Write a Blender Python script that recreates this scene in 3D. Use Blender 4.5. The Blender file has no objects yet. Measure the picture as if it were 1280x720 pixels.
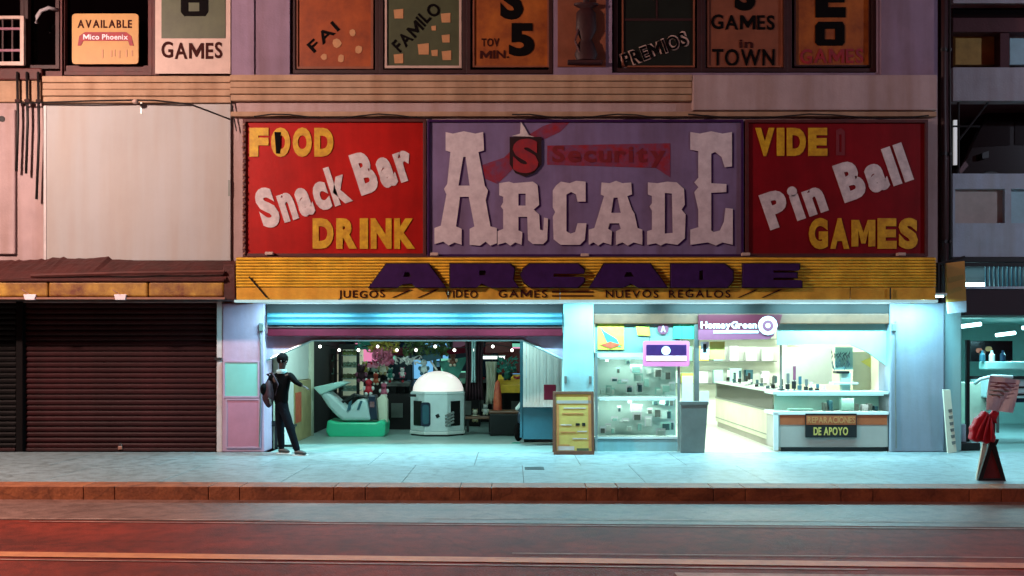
import bpy, bmesh, math, random
from mathutils import Vector, Matrix
from mathutils.geometry import tessellate_polygon
random.seed(7)
R = math.radians
scene = bpy.context.scene
C = scene.collection

# ------------------------------------------------------------------ camera
D, F, CX, HY, H = 16.0, 1216.0, 640.0, 435.0, 1.71
cam_d = bpy.data.cameras.new('camera')
cam_d.sensor_width = 36; cam_d.lens = 36 * F / 1280; cam_d.shift_y = 75 / 1280
cam_d.clip_end = 2000; cam_d.clip_start = 0.1
cam = bpy.data.objects.new('camera', cam_d); C.objects.link(cam)
cam.location = (0, -D, H); cam.rotation_euler = (R(90), 0, 0)
scene.camera = cam

def srgb(h):
    h = h.lstrip('#'); o = []
    for i in (0, 2, 4):
        c = int(h[i:i+2], 16) / 255
        o.append(c / 12.92 if c <= .04045 else ((c + .055) / 1.055) ** 2.4)
    return (*o, 1)

# ------------------------------------------------------------------ world (night sky glow of a city)
world = bpy.data.worlds.new('World'); scene.world = world; world.use_nodes = True
wb = world.node_tree.nodes['Background']
wb.inputs['Color'].default_value = (1.0, 0.29, 0.35, 1); wb.inputs['Strength'].default_value = 0.052
scene.view_settings.view_transform = 'Standard'; scene.view_settings.look = 'None'
scene.view_settings.exposure = 0; scene.view_settings.gamma = 1
scene.cycles.max_bounces = 6; scene.cycles.sample_clamp_indirect = 3

STREET_W = 5700; TEAL = (0.36, 0.87, 1.0); PALE = (0.84, 1.0, 0.88)
def area(name, loc, sx, sy, power, color, rot=(0, 0, 0), parent=None, spread=180):
    d = bpy.data.lights.new(name, 'AREA'); d.shape = 'RECTANGLE'; d.size = sx; d.size_y = sy
    d.energy = power; d.color = color; d.spread = R(spread)
    o = bpy.data.objects.new(name, d); C.objects.link(o); o.location = loc; o.rotation_euler = rot
    if parent: o.parent = parent; o.location = Vector(loc) - parent.location
    return o
def spot(name, loc, tgt, power, color, size=120, radius=.25):
    d = bpy.data.lights.new(name, 'SPOT'); d.energy = power; d.color = color; d.spot_size = R(size); d.spot_blend = .6
    d.shadow_soft_size = radius
    o = bpy.data.objects.new(name, d); C.objects.link(o); o.location = loc
    o.rotation_euler = (Vector(tgt) - Vector(loc)).to_track_quat('-Z', 'Y').to_euler()
    return o

# ------------------------------------------------------------------ pixel of the photograph -> metres on the plane at depth Y
def X(px, Y=0.0): return (px - CX) * (D + Y) / F
def Z(py, Y=0.0): return H - (py - HY) * (D + Y) / F
def YG(py, z=0.0): return F * (H - z) / (py - HY) - D

# ------------------------------------------------------------------ materials
def mat(name, col, rough=.6, var=.12, scale=3.0, bump=.0, bscale=40., metal=0., col2=None, mix=.5, streak=0., emis=None, estr=0., trans=0., coat=0., spec=.5):
    m = bpy.data.materials.new(name); m.use_nodes = True
    nt = m.node_tree; N = nt.nodes; L = nt.links
    b = N['Principled BSDF']; c = srgb(col) if isinstance(col, str) else (*col[:3], 1)
    b.inputs['Roughness'].default_value = rough; b.inputs['Metallic'].default_value = metal
    b.inputs['Specular IOR Level'].default_value = spec
    if coat: b.inputs['Coat Weight'].default_value = coat
    if trans: b.inputs['Transmission Weight'].default_value = trans
    tc = N.new('ShaderNodeTexCoord')
    n = N.new('ShaderNodeTexNoise'); n.inputs['Scale'].default_value = scale; n.inputs['Detail'].default_value = 8
    n.inputs['Roughness'].default_value = .65
    L.new(tc.outputs['Object'], n.inputs['Vector'])
    r = N.new('ShaderNodeValToRGB'); r.color_ramp.elements[0].position = .35; r.color_ramp.elements[1].position = .65
    L.new(n.outputs['Fac'], r.inputs['Fac'])
    c2 = srgb(col2) if col2 else (*[v * (1 - 2 * var) for v in c[:3]], 1)
    r.color_ramp.elements[0].color = c2 if col2 else c2
    r.color_ramp.elements[1].color = c
    out = r.outputs['Color']
    if streak:
        mp = N.new('ShaderNodeMapping'); mp.inputs['Scale'].default_value = (3.2, 3.2, .3)
        L.new(tc.outputs['Object'], mp.inputs['Vector'])
        n2 = N.new('ShaderNodeTexNoise'); n2.inputs['Scale'].default_value = 1.2; n2.inputs['Detail'].default_value = 6
        L.new(mp.outputs['Vector'], n2.inputs['Vector'])
        r2 = N.new('ShaderNodeValToRGB'); r2.color_ramp.elements[0].position = .3; r2.color_ramp.elements[1].position = .62
        s = 1 - streak; r2.color_ramp.elements[0].color = (s, s * .9, s * .82, 1); r2.color_ramp.elements[1].color = (1, 1, 1, 1)
        L.new(n2.outputs['Fac'], r2.inputs['Fac'])
        mx = N.new('ShaderNodeMix'); mx.data_type = 'RGBA'; mx.blend_type = 'MULTIPLY'; mx.inputs['Factor'].default_value = 1
        L.new(out, mx.inputs['A']); L.new(r2.outputs['Color'], mx.inputs['B']); out = mx.outputs['Result']
    L.new(out, b.inputs['Base Color'])
    if bump:
        n3 = N.new('ShaderNodeTexNoise'); n3.inputs['Scale'].default_value = bscale; n3.inputs['Detail'].default_value = 5
        L.new(tc.outputs['Object'], n3.inputs['Vector'])
        bp = N.new('ShaderNodeBump'); bp.inputs['Strength'].default_value = bump; bp.inputs['Distance'].default_value = .02
        L.new(n3.outputs['Fac'], bp.inputs['Height']); L.new(bp.outputs['Normal'], b.inputs['Normal'])
    if emis:
        b.inputs['Emission Color'].default_value = srgb(emis) if isinstance(emis, str) else (*emis, 1)
        b.inputs['Emission Strength'].default_value = estr
    return m

ORD = ['first','second','third','fourth','fifth','sixth','seventh','eighth','ninth','tenth','eleventh','twelfth','thirteenth','fourteenth','fifteenth','sixteenth','seventeenth','eighteenth','nineteenth','twentieth'] + ['twenty-' + a for a in ('first','second','third','fourth','fifth','sixth','seventh','eighth','ninth')]
M = {}
def dm(k, *a, **kw): M[k] = mat(k, *a, **kw)
dm('upper_wall', '#927c94', .85, .10, 1.5, .3, 30, streak=.22)
dm('pale_render', '#b8a0a0', .85, .08, 2, .3, 30, streak=.2)
dm('cornice', '#b8967a', .75, .12, 3, .3, 25, streak=.25)
dm('board_white', '#aaaaaa', .6, .05, .7, .05, 10, streak=.05)
dm('dark_frame', '#3a1214', .6, .2, 4, .2, streak=.3)
dm('red_frame', '#5a1712', .6, .2, 4, .2, streak=.3)
dm('window_dark', '#0c0a0c', .15, .1, 2)
dm('sign_red', '#b81712', .45, .13, 1.6, .1, 15, streak=.22, spec=.2)
dm('sign_red_dimmed', '#860c18', .45, .13, 1.6, .1, 15, streak=.22, spec=.2)  # the sign red darkened, lamp falloff put into the colour
dm('sign_purple', '#82729a', .5, .12, 1.6, .1, 15, streak=.2, spec=.2)
dm('sign_frame', '#5a1410', .6, .2, 5, .2, streak=.3)
dm('letter_yellow', '#dcb020', .45, .14, 9, .1, col2='#b88414')
dm('letter_white', '#dcd0d0', .5, .08, 8, .1, col2='#b8acae')
dm('letter_cream', '#dcd0d4', .5, .08, 6, .1, col2='#c4b6bc')
dm('letter_red', '#a01c20', .6, .1, 6, col2='#7c2030')
dm('band_red', '#94262c', .6, .1, 6, col2='#6c4464', spec=.2)
dm('letter_ghost', '#7a2028', .5, .1, 8)
dm('letter_purple', '#3c1c50', .45, .15, 6, .1, spec=.2)
dm('letter_edge', '#2a0e14', .5, .15, 6)
dm('letter_black', '#0a0607', .8, .1, 8, spec=.1)
dm('letter_brown', '#3a100c', .8, .1, 8, spec=.2)
dm('yellow_paint', '#f6c440', .5, .16, 4, .2, 20, streak=.12, spec=.2)
dm('yellow_flat', '#eeb444', .5, .16, 3, .2, 20, streak=.12, spec=.2)
dm('yellow_old', '#b48a30', .55, .25, 3, .2, col2='#6a3416', streak=.3)
dm('tarp', '#4a1610', .7, .25, 3, .5, 14)
dm('tarp_light', '#541c14', .7, .2, 3, .5, 14)
dm('aluminium', '#b8c4c4', .3, .08, 5, metal=.7)
dm('steel_teal', '#2a5a68', .5, .1, 5, metal=.1)
dm('maroon', '#54081c', .8, .15, 4, spec=.15)
dm('soffit', '#c8d4d0', .6, .1, 3)
dm('pier_lilac', '#b49cb8', .6, .08, 2, .15, 25, streak=.12)
dm('pier_teal', '#8fb6bc', .55, .06, 1.2, .12, 25, streak=.14)
dm('pier_grey', '#8a94a4', .55, .06, 1.2, .12, 25, streak=.14)
dm('panel_aqua', '#a8d0c8', .5, .06, 3)
dm('aqua_wall', '#7cc2ba', .5, .06, 3)
dm('panel_pink', '#b07a92', .5, .08, 3)
dm('roll_shutter', '#3a1014', .5, .2, 2.5, .1, streak=.3, spec=.2)
dm('shutter_dark', '#0c0506', .5, .2, 2.5, .1, streak=.3, spec=.2)
dm('rail_white', '#c8c0c0', .5, .1, 5)
dm('cable', '#140c0e', .6, .1, 5)
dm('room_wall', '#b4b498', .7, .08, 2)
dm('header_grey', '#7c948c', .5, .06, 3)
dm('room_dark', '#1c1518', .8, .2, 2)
dm('room_floor', '#8fa8a4', .35, .1, 2, .05)
dm('shop_wall', '#e4e8de', .6, .05, 2)
dm('shop_floor', '#dce0d4', .3, .06, 2)
dm('cream', '#d4d2bc', .6, .06, 3)
dm('white', '#d8dcd8', .5, .04, 4)
dm('beige', '#a8966a', .6, .12, 4)
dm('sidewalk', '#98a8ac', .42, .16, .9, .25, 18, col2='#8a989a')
dm('asphalt', '#8a301e', .62, .18, 1.1, .5, 60, col2='#642418', spec=.2)  # red cast of the street light put into the base colour
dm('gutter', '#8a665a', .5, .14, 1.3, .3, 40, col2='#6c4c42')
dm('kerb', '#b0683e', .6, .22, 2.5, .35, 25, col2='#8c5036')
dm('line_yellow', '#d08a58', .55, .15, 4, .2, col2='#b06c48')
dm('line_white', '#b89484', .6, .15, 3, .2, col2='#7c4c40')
dm('poster_orange', '#a04a1c', .5, .12, 3, col2='#7c3414')
dm('poster_green', '#4c5238', .5, .15, 3)
dm('poster_brown', '#ac5e20', .5, .12, 2.5, col2='#7c3a18')
dm('poster_tan', '#8c5038', .5, .15, 2.5)
dm('poster_dark', '#18201a', .4, .15, 3)
dm('poster_white', '#c4a89c', .5, .08, 4)
dm('poster_yellow', '#b88438', .5, .08, 4)
dm('poster_pale', '#c08c60', .5, .1, 8)
dm('shelf_white', '#c8d8d4', .35, .04, 4)
dm('black', '#060607', .5, .1, 4)
dm('black_gloss', '#070709', .2, .05, 4, coat=.5)
dm('dark_cloth', '#050506', .95, .2, 12, .3, 60, spec=.1)
dm('denim', '#0c1018', .9, .2, 14, .3, 60, spec=.1)
dm('maroon_cloth', '#30081a', .8, .2, 12, .3, 60)
dm('skin', '#3c2620', .6, .08, 12)
dm('hair', '#050404', .9, .2, 40, spec=.1)
dm('shoe', '#2c3434', .5, .1, 8)
dm('scarf', '#a8cccc', .8, .1, 20)
dm('ride_green', '#2cc494', .3, .06, 3, coat=.3)
dm('ride_white', '#b4cccc', .35, .05, 4)
dm('dome_white', '#e4dccc', .3, .04, 3, emis=(1, .92, .9), estr=.65)  # emission added so the dome reads bright
dm('booth_white', '#ccd8d8', .35, .05, 4)
dm('navy', '#16283c', .3, .1, 4)
dm('chrome', '#b8bcc0', .15, .05, 4, metal=.9)
dm('garland_yellow', '#a89a34', .6, .3, 8)
dm('garland_pink', '#c4607c', .6, .2, 8)
dm('garland_green', '#3c5c24', .6, .3, 8)
dm('garland_teal', '#2c8c7c', .6, .2, 8)
dm('orange', '#c8603c', .5, .2, 8, col2='#a83428')
dm('menu_yellow', '#c0a858', .5, .1, 3)
dm('menu_orange', '#b87c48', .5, .1, 3)
dm('wood_brown', '#6a4430', .5, .15, 6)
dm('wood_orange', '#a4522c', .5, .12, 4)
dm('counter_panel', '#a09890', .5, .06, 2)
dm('sign_maroon', '#500c20', .4, .08, 4)
dm('sign_rose', '#84465e', .4, .08, 4)
dm('pink', '#e070a4', .5, .05, 4)
dm('sticker_yellow', '#e4d870', .5, .08, 6)
dm('sticker_lime', '#c8e050', .5, .15, 9, col2='#e8e040')
dm('sticker_green', '#48c494', .5, .08, 6)
dm('steel_grey', '#7c807c', .35, .1, 4, metal=.4)
dm('table_grey', '#8494a0', .4, .1, 4)
dm('concrete', '#b0acb4', .8, .1, 1.5, .3, 30, streak=.2)
dm('concrete_blue', '#bccada', .75, .1, 1.5, .3, 30, streak=.16)
dm('concrete_red', '#50262c', .8, .15, 1.5, .3, 30, streak=.2)
dm('beam_maroon', '#301420', .7, .12, 2)
dm('recess_yellow', '#b08a44', .8, .2, 3)
dm('recess_beige', '#bcb0a8', .8, .1, 3)
dm('recess_teal', '#a8ccd4', .8, .1, 3)
dm('red_bag', '#c4142c', .6, .15, 6)
dm('red_deep', '#6c1014', .5, .15, 6)
dm('phone_dark', '#3c6068', .3, .2, 20)
dm('leaflet', '#e4dce4', .6, .05, 10)
dm('brass', '#9c7060', .4, .1, 10)
dm('tube_teal', '#ffffff', .4, 0, 1, emis=(0.55, .97, 1.0), estr=6)
dm('trim_glow', '#a8c8c8', .4, .25, 2.5, emis=(.5, .85, .9), estr=.55)
dm('tube_white', '#ffffff', .4, 0, 1, emis=(0.95, 1.0, 1.0), estr=1.3)
dm('tube_dim', '#ffffff', .4, 0, 1, emis=(0.55, .9, 1.0), estr=1.5)
dm('screen_blue', '#102040', .3, .2, 9, emis=(.2, .6, 1), estr=.8)  # screen glow added for highlights among the machines
dm('screen_pink', '#401020', .3, .2, 9, emis=(1, .3, .55), estr=.8)
dm('screen_green', '#104020', .3, .2, 9, emis=(.3, 1, .7), estr=.6)
dm('bulb_glow', '#ffffff', .4, 0, 1, emis=(1, .95, .85), estr=5)
dm('lit_cream', '#e8e0c0', .5, .1, 12, emis=(0.9, .95, .7), estr=.25)
dm('lit_pink', '#c86898', .5, .05, 5, emis=(0.95, .3, .6), estr=.12)
dm('lit_white', '#ffffff', .5, 0, 5, emis=(1, 1, 1), estr=.3)
dm('lamp_amber', '#ffffff', .5, 0, 5, emis=(1, .55, .35), estr=20)
def glass(name, tint=(0.85, .95, .93)):
    m = bpy.data.materials.new(name); m.use_nodes = True; nt = m.node_tree; nt.nodes.clear()
    o = nt.nodes.new('ShaderNodeOutputMaterial'); t = nt.nodes.new('ShaderNodeBsdfTransparent'); t.inputs[0].default_value = (*tint, 1)
    g = nt.nodes.new('ShaderNodeBsdfGlossy'); g.inputs['Roughness'].default_value = .05
    mx = nt.nodes.new('ShaderNodeMixShader'); fr = nt.nodes.new('ShaderNodeFresnel'); fr.inputs[0].default_value = 1.45
    nt.links.new(fr.outputs[0], mx.inputs[0]); nt.links.new(t.outputs[0], mx.inputs[1]); nt.links.new(g.outputs[0], mx.inputs[2])
    nt.links.new(mx.outputs[0], o.inputs[0]); M[name] = m
glass('glass'); glass('glass_dark', (.25, .22, .25))

def crack(mname, scale, width, dark):
    m = M[mname]; nt = m.node_tree; N = nt.nodes; L = nt.links; b = N['Principled BSDF']; src = b.inputs['Base Color'].links[0].from_socket
    tc = N.new('ShaderNodeTexCoord'); nz = N.new('ShaderNodeTexNoise'); nz.inputs['Scale'].default_value = 2.5; nz.inputs['Detail'].default_value = 5
    ad = N.new('ShaderNodeMix'); ad.data_type = 'RGBA'; ad.inputs['Factor'].default_value = .3
    L.new(tc.outputs['Object'], nz.inputs['Vector']); L.new(tc.outputs['Object'], ad.inputs['A']); L.new(nz.outputs['Color'], ad.inputs['B'])
    v = N.new('ShaderNodeTexVoronoi'); v.feature = 'DISTANCE_TO_EDGE'; v.inputs['Scale'].default_value = scale; L.new(ad.outputs['Result'], v.inputs['Vector'])
    r = N.new('ShaderNodeValToRGB'); r.color_ramp.elements[0].position = 0; r.color_ramp.elements[1].position = width
    r.color_ramp.elements[0].color = (dark, dark, dark, 1); r.color_ramp.elements[1].color = (1, 1, 1, 1); L.new(v.outputs['Distance'], r.inputs['Fac'])
    n2 = N.new('ShaderNodeTexNoise'); n2.inputs['Scale'].default_value = 6; n2.inputs['Detail'].default_value = 10; L.new(tc.outputs['Object'], n2.inputs['Vector'])
    r2 = N.new('ShaderNodeValToRGB'); r2.color_ramp.elements[0].position = .38; r2.color_ramp.elements[1].position = .55; r2.color_ramp.elements[0].color = (.72, .7, .68, 1); L.new(n2.outputs['Fac'], r2.inputs['Fac'])
    n4 = N.new('ShaderNodeTexNoise'); n4.inputs['Scale'].default_value = 38; n4.inputs['Detail'].default_value = 3; L.new(tc.outputs['Object'], n4.inputs['Vector'])
    r4 = N.new('ShaderNodeValToRGB'); r4.color_ramp.elements[0].position = .35; r4.color_ramp.elements[1].position = .65; r4.color_ramp.elements[0].color = (.78, .78, .78, 1); L.new(n4.outputs['Fac'], r4.inputs['Fac'])
    for x in (r, r2, r4):
        mx = N.new('ShaderNodeMix'); mx.data_type = 'RGBA'; mx.blend_type = 'MULTIPLY'; mx.inputs['Factor'].default_value = 1
        L.new(src, mx.inputs['A']); L.new(x.outputs['Color'], mx.inputs['B']); src = mx.outputs['Result']
    L.new(src, b.inputs['Base Color'])
def objrand(mname, amt):
    nt = M[mname].node_tree; N = nt.nodes; L = nt.links; b = N['Principled BSDF']; src = b.inputs['Base Color'].links[0].from_socket
    oi = N.new('ShaderNodeObjectInfo'); mr = N.new('ShaderNodeMapRange'); mr.inputs['To Min'].default_value = 1 - amt; mr.inputs['To Max'].default_value = 1
    L.new(oi.outputs['Random'], mr.inputs['Value']); mx = N.new('ShaderNodeMix'); mx.data_type = 'RGBA'; mx.blend_type = 'MULTIPLY'; mx.inputs['Factor'].default_value = 1
    L.new(src, mx.inputs['A']); L.new(mr.outputs['Result'], mx.inputs['B']); L.new(mx.outputs['Result'], b.inputs['Base Color'])
objrand('sidewalk', .08); objrand('kerb', .10); objrand('roll_shutter', .35); objrand('shutter_dark', .3)
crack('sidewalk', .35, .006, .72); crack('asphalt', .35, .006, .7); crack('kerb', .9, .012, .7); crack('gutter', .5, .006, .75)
# ------------------------------------------------------------------ building helpers
def thing(name, label, cat, loc=(0, 0, 0), group=None, kind=None):
    o = bpy.data.objects.new(name, None); C.objects.link(o); o.location = loc; o.empty_display_size = .2
    o['label'] = label; o['category'] = cat
    if group: o['group'] = group
    if kind: o['kind'] = kind
    return o
def tag(o, label=None, cat=None, group=None, kind=None):
    if label: o['label'] = label
    if cat: o['category'] = cat
    if group: o['group'] = group
    if kind: o['kind'] = kind
    return o
def wloc(o):
    v = Vector(o.location)
    while o.parent: o = o.parent; v += Vector(o.location)
    return v
class MB:
    def __init__(s): s.v = []; s.f = []
    def raw(s, v, f):
        n = len(s.v); s.v += [Vector(p) for p in v]; s.f += [tuple(i + n for i in q) for q in f]; return s
    def box(s, x0, x1, y0, y1, z0, z1):
        if x0 > x1: x0, x1 = x1, x0
        if z0 > z1: z0, z1 = z1, z0
        v = [(x, y, z) for x in (x0, x1) for y in (y0, y1) for z in (z0, z1)]
        return s.raw(v, [(0, 1, 3, 2), (4, 6, 7, 5), (0, 4, 5, 1), (2, 3, 7, 6), (0, 2, 6, 4), (1, 5, 7, 3)])
    def pbox(s, px0, px1, py0, py1, Y, dep):            # front face at Y, going back by dep
        return s.box(X(px0, Y), X(px1, Y), Y, Y + dep, Z(py1, Y), Z(py0, Y))
    def prism(s, outer, holes=(), y0=0., y1=.1):         # loops of (x, z)
        loops = [list(outer)] + [list(h) for h in holes]
        tris = tessellate_polygon([[Vector((a, b, 0)) for a, b in l] for l in loops])
        flat = [p for l in loops for p in l]; n = len(flat)
        v = [(a, y0, b) for a, b in flat] + [(a, y1, b) for a, b in flat]
        f = []
        for t in tris: f.append(tuple(t)); f.append(tuple(i + n for i in reversed(t)))
        k = 0
        for l in loops:
            m = len(l)
            for i in range(m):
                a, b = k + i, k + (i + 1) % m; f.append((a, b, b + n, a + n))
            k += m
        return s.raw(v, f)
    def pprism(s, outer, holes=(), Y=0., dep=.05):
        c = lambda l: [(X(a, Y), Z(b, Y)) for a, b in l]
        return s.prism(c(outer), [c(h) for h in holes], Y, Y + dep)
    def tube(s, pts, r, n=8, cap=True):
        pts = [Vector(p) for p in pts]; k = len(pts); rr = r if isinstance(r, (list, tuple)) else [r] * k
        v = []; up = Vector((0, 0, 1))
        for i, p in enumerate(pts):
            t = (pts[min(i + 1, k - 1)] - pts[max(i - 1, 0)]).normalized()
            a = t.cross(up if abs(t.z) < .95 else Vector((1, 0, 0))).normalized(); b = t.cross(a)
            for j in range(n):
                w = 2 * math.pi * j / n; v.append(p + (a * math.cos(w) + b * math.sin(w)) * rr[i])
        f = [(i * n + j, i * n + (j + 1) % n, (i + 1) * n + (j + 1) % n, (i + 1) * n + j) for i in range(k - 1) for j in range(n)]
        if cap: f += [tuple(range(n))[::-1], tuple((k - 1) * n + j for j in range(n))]
        return s.raw(v, f)
    def lathe(s, c, prof, n=32, a0=0., a1=360., sx=1., sy=1.):  # prof: (r, z)
        full = abs(a1 - a0 - 360) < 1e-6; m = n if full else n + 1; v = []
        for r_, z_ in prof:
            for j in range(m):
                w = R(a0 + (a1 - a0) * j / n); v.append((c[0] + r_ * sx * math.cos(w), c[1] + r_ * sy * math.sin(w), c[2] + z_))
        f = []
        for i in range(len(prof) - 1):
            for j in range(n):
                j2 = (j + 1) % m if full else j + 1
                f.append((i * m + j, i * m + j2, (i + 1) * m + j2, (i + 1) * m + j))
        return s.raw(v, f)
    def ball(s, c, rx, ry=None, rz=None, n=14, k=9):
        ry = ry or rx; rz = rz or rx
        prof = [(max(.001, math.sin(math.pi * i / k)), -math.cos(math.pi * i / k)) for i in range(k + 1)]
        v0 = len(s.v); s.lathe((0, 0, 0), prof, n)
        for i in range(v0, len(s.v)):
            p = s.v[i]; s.v[i] = Vector((c[0] + p.x * rx, c[1] + p.y * ry, c[2] + p.z * rz))
        return s
    def xform(s, fn): s.v = [Vector(fn(p)) for p in s.v]; return s
    def build(s, name, m, parent=None, bevel=0., smooth=False):
        off = wloc(parent) if parent else Vector((0, 0, 0))
        me = bpy.data.meshes.new(name); me.from_pydata([tuple(p - off) for p in s.v], [], s.f)
        bm = bmesh.new(); bm.from_mesh(me); bmesh.ops.remove_doubles(bm, verts=bm.verts, dist=1e-5)
        bmesh.ops.recalc_face_normals(bm, faces=bm.faces); bm.to_mesh(me); bm.free()
        me.materials.append(M[m] if isinstance(m, str) else m)
        if smooth:
            for p in me.polygons: p.use_smooth = True
        o = bpy.data.objects.new(name, me); C.objects.link(o)
        if parent: o.parent = parent
        if smooth == 'auto':
            md = o.modifiers.new('es', 'EDGE_SPLIT'); md.split_angle = R(35)
        if bevel:
            b = o.modifiers.new('bevel', 'BEVEL'); b.width = bevel; b.segments = 2; b.limit_method = 'ANGLE'; b.angle_limit = R(40)
        return o
def children_of(o): return [c for c in bpy.data.objects if c.parent == o]
def copy_tree(o, parent=None):
    c = o.copy(); C.objects.link(c); c.parent = parent
    for ch in children_of(o): copy_tree(ch, c)
    return c

# ---- lettering: glyph outlines from Blender's own built-in font, made solid
_gl = {}
def glyph(ch, off):
    k = (ch, off)
    if ch == 'M' and k not in _gl:
        t, w, h, c = .11 + 2.2 * off, .86, .70, .43
        g_ = MB().prism([(0, 0), (t, 0), (t, .44), (c - t * .3, .08), (c + t * .3, .08), (w - t, .44), (w - t, 0), (w, 0), (w, h), (w - t * 1.1, h), (c, .36), (t * 1.1, h), (0, h)], (), -.5, .5)
        _gl[k] = ([(p.x, p.z, -p.y) for p in g_.v], [tuple(f) for f in g_.f])
    if k not in _gl:
        cu = bpy.data.curves.new('glyph', 'FONT'); cu.body = ch; cu.size = 1; cu.offset = off; cu.extrude = .5; cu.resolution_u = 4
        o = bpy.data.objects.new('glyph', cu); C.objects.link(o)
        dg = bpy.context.evaluated_depsgraph_get()
        me = bpy.data.meshes.new_from_object(o.evaluated_get(dg))
        _gl[k] = ([tuple(v.co) for v in me.vertices], [tuple(p.vertices) for p in me.polygons])
        bpy.data.objects.remove(o); bpy.data.curves.remove(cu); bpy.data.meshes.remove(me)
    return _gl[k]
def word(text, px0, px1, py0, py1, Y, m, parent, dep=.03, off=.02, rot=0., shear=0., gap=.10, mono=0., origin=None, name='letter', jit=0.):
    """capitals fill py0..py1; the word runs px0..px1; rot turns it about its lower left corner"""
    Hc = max(v[1] for v in glyph('H', off)[0]) - min(v[1] for v in glyph('H', off)[0])
    b0 = min(v[1] for v in glyph('H', off)[0])
    items = []; x = 0
    for ch in text:
        if ch == ' ': x += .32; continue
        vs, fs = glyph(ch, off); a = min(v[0] for v in vs); b = max(v[0] for v in vs)
        if mono and ch not in 'Iil1.':
            t_ = mono * (1.25 if ch in 'MW' else 1 if ch.isupper() or ch == 'k' else .82); k_ = t_ / (b - a); vs = [(v[0] * k_, v[1], v[2]) for v in vs]; a *= k_; b *= k_
        items.append((vs, fs, x - a)); x += (b - a) + gap
    W = x - gap; w = X(px1, Y) - X(px0, Y); h = Z(py0, Y) - Z(py1, Y)
    ox, oz = X(px0, Y), Z(py1, Y); ca, sa = math.cos(R(rot)), math.sin(R(rot)); res = []
    for vs, fs, dx in items:
        mb = MB(); pts = []; jz = random.uniform(-jit, jit) * h; jr = random.uniform(-jit, jit) * .3
        for a, b, c in vs:
            u = (a + dx) / W * w; v = (b - b0) / Hc * h + jz; u += shear * v + jr * v
            pts.append((ox + u * ca - v * sa, Y + dep * (.5 - c) - dep, oz + u * sa + v * ca))
        mb.raw(pts, fs); res.append(mb.build(name, m, parent))
    return res

# ================================================================== THE SETTING
def rotline(mb, deg):
    a = R(deg); c, s = math.cos(a), math.sin(a)
    return mb.xform(lambda p: (p.x * c - (p.y + D) * s, p.x * s + (p.y + D) * c - D, p.z))
KY0, KY1 = -3.66, -4.08
SK = math.tan(R(.9)) ; SG = math.tan(R(2.4))
def strip(name, m, y0, y1, k0, k1, z, x0=-60, x1=60, thick=.0, zb=None):
    mb = MB(); n = 40
    v = []
    for i in range(n + 1):
        x = x0 + (x1 - x0) * i / n
        v += [(x, y0 - k0 * x, z), (x, y1 - k1 * x, z)]
    mb.raw(v, [(2*i, 2*i+1, 2*i+3, 2*i+2) for i in range(n)])
    if zb is not None:
        v = []
        for i in range(n + 1):
            x = x0 + (x1 - x0) * i / n
            v += [(x, y1 - k1 * x, z), (x, y1 - k1 * x, zb)]
        mb.raw(v, [(2*i, 2*i+1, 2*i+3, 2*i+2) for i in range(n)])
    return tag(mb.build(name, m), kind='structure')
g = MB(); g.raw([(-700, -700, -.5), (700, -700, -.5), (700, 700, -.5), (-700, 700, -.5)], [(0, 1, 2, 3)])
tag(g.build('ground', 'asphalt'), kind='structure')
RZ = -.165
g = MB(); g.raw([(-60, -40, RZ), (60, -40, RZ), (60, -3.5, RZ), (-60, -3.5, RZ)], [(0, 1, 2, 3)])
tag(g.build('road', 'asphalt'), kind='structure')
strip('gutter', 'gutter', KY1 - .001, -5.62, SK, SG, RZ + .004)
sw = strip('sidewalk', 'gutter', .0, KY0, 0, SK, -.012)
kb = strip('kerb', 'gutter', KY0, KY1 + .02, SK, SK, -.012, zb=RZ - .05)
random.seed(31)
def piece(name, x0, x1, yf, z1, m, par, dz=0.):   # quadrilateral slab following the slanting kerb line
    (a0, a1), (b0, b1) = yf(x0), yf(x1)
    v = [(x0, a0, z1 - .25), (x1, b0, z1 - .25), (x1, b1, z1 - .25), (x0, a1, z1 - .25), (x0, a0, z1 + dz), (x1, b0, z1), (x1, b1, z1 + dz * .5), (x0, a1, z1)]
    return MB().raw(v, [(0, 1, 2, 3), (4, 5, 6, 7), (0, 1, 5, 4), (1, 2, 6, 5), (2, 3, 7, 6), (3, 0, 4, 7)]).build(name, m, par, bevel=.006)
xx = -30.0
while xx < 30:
    w_ = 1.55
    for r_ in range(2):
        off_ = .7 * r_
        def yf(x, r_=r_):
            k = KY0 - SK * x; return ((-.002, k * .5 + .003) if r_ == 0 else (k * .5 - .003, k + .004))
        piece('paving_slab', xx + off_ + .003, xx + off_ + w_ - .003, yf, 0.0, 'sidewalk', sw, random.uniform(-.002, .002))
    piece('kerb_stone', xx + .3 + .004, xx + .3 + w_ * .75 - .004, lambda x: (KY0 - SK * x - .003, KY1 - SK * x), .002, 'kerb', kb, random.uniform(-.003, .003))
    piece('kerb_stone', xx + .3 + w_ * .75 + .004, xx + .3 + w_ - .004 if False else xx + .3 + w_ - .004, lambda x: (KY0 - SK * x - .003, KY1 - SK * x), .002, 'kerb', kb, random.uniform(-.003, .003))
    xx += w_
yl = strip('road_stripe_yellow', 'line_yellow', -7.32, -7.52, SG*1.25, SG*1.25, RZ + .008)  # long narrow stripes running along the road
strip('road_stripe_thin', 'line_white', -5.55, -5.59, SG, SG, RZ + .010, x0=-7.2, x1=-2.2)
strip('road_stripe_thin', 'line_white', -5.72, -5.75, SG, SG, RZ + .009, x0=-5.2, x1=6)
strip('road_stripe_pale', 'line_white', -7.86, -8.1, SG*1.05, SG*1.05, RZ + .011, x0=1.35, x1=9)
strip('road_stripe_thin', 'line_white', -7.62, -7.65, SG*1.25, SG*1.25, RZ + .007, x0=-8, x1=3)
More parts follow.
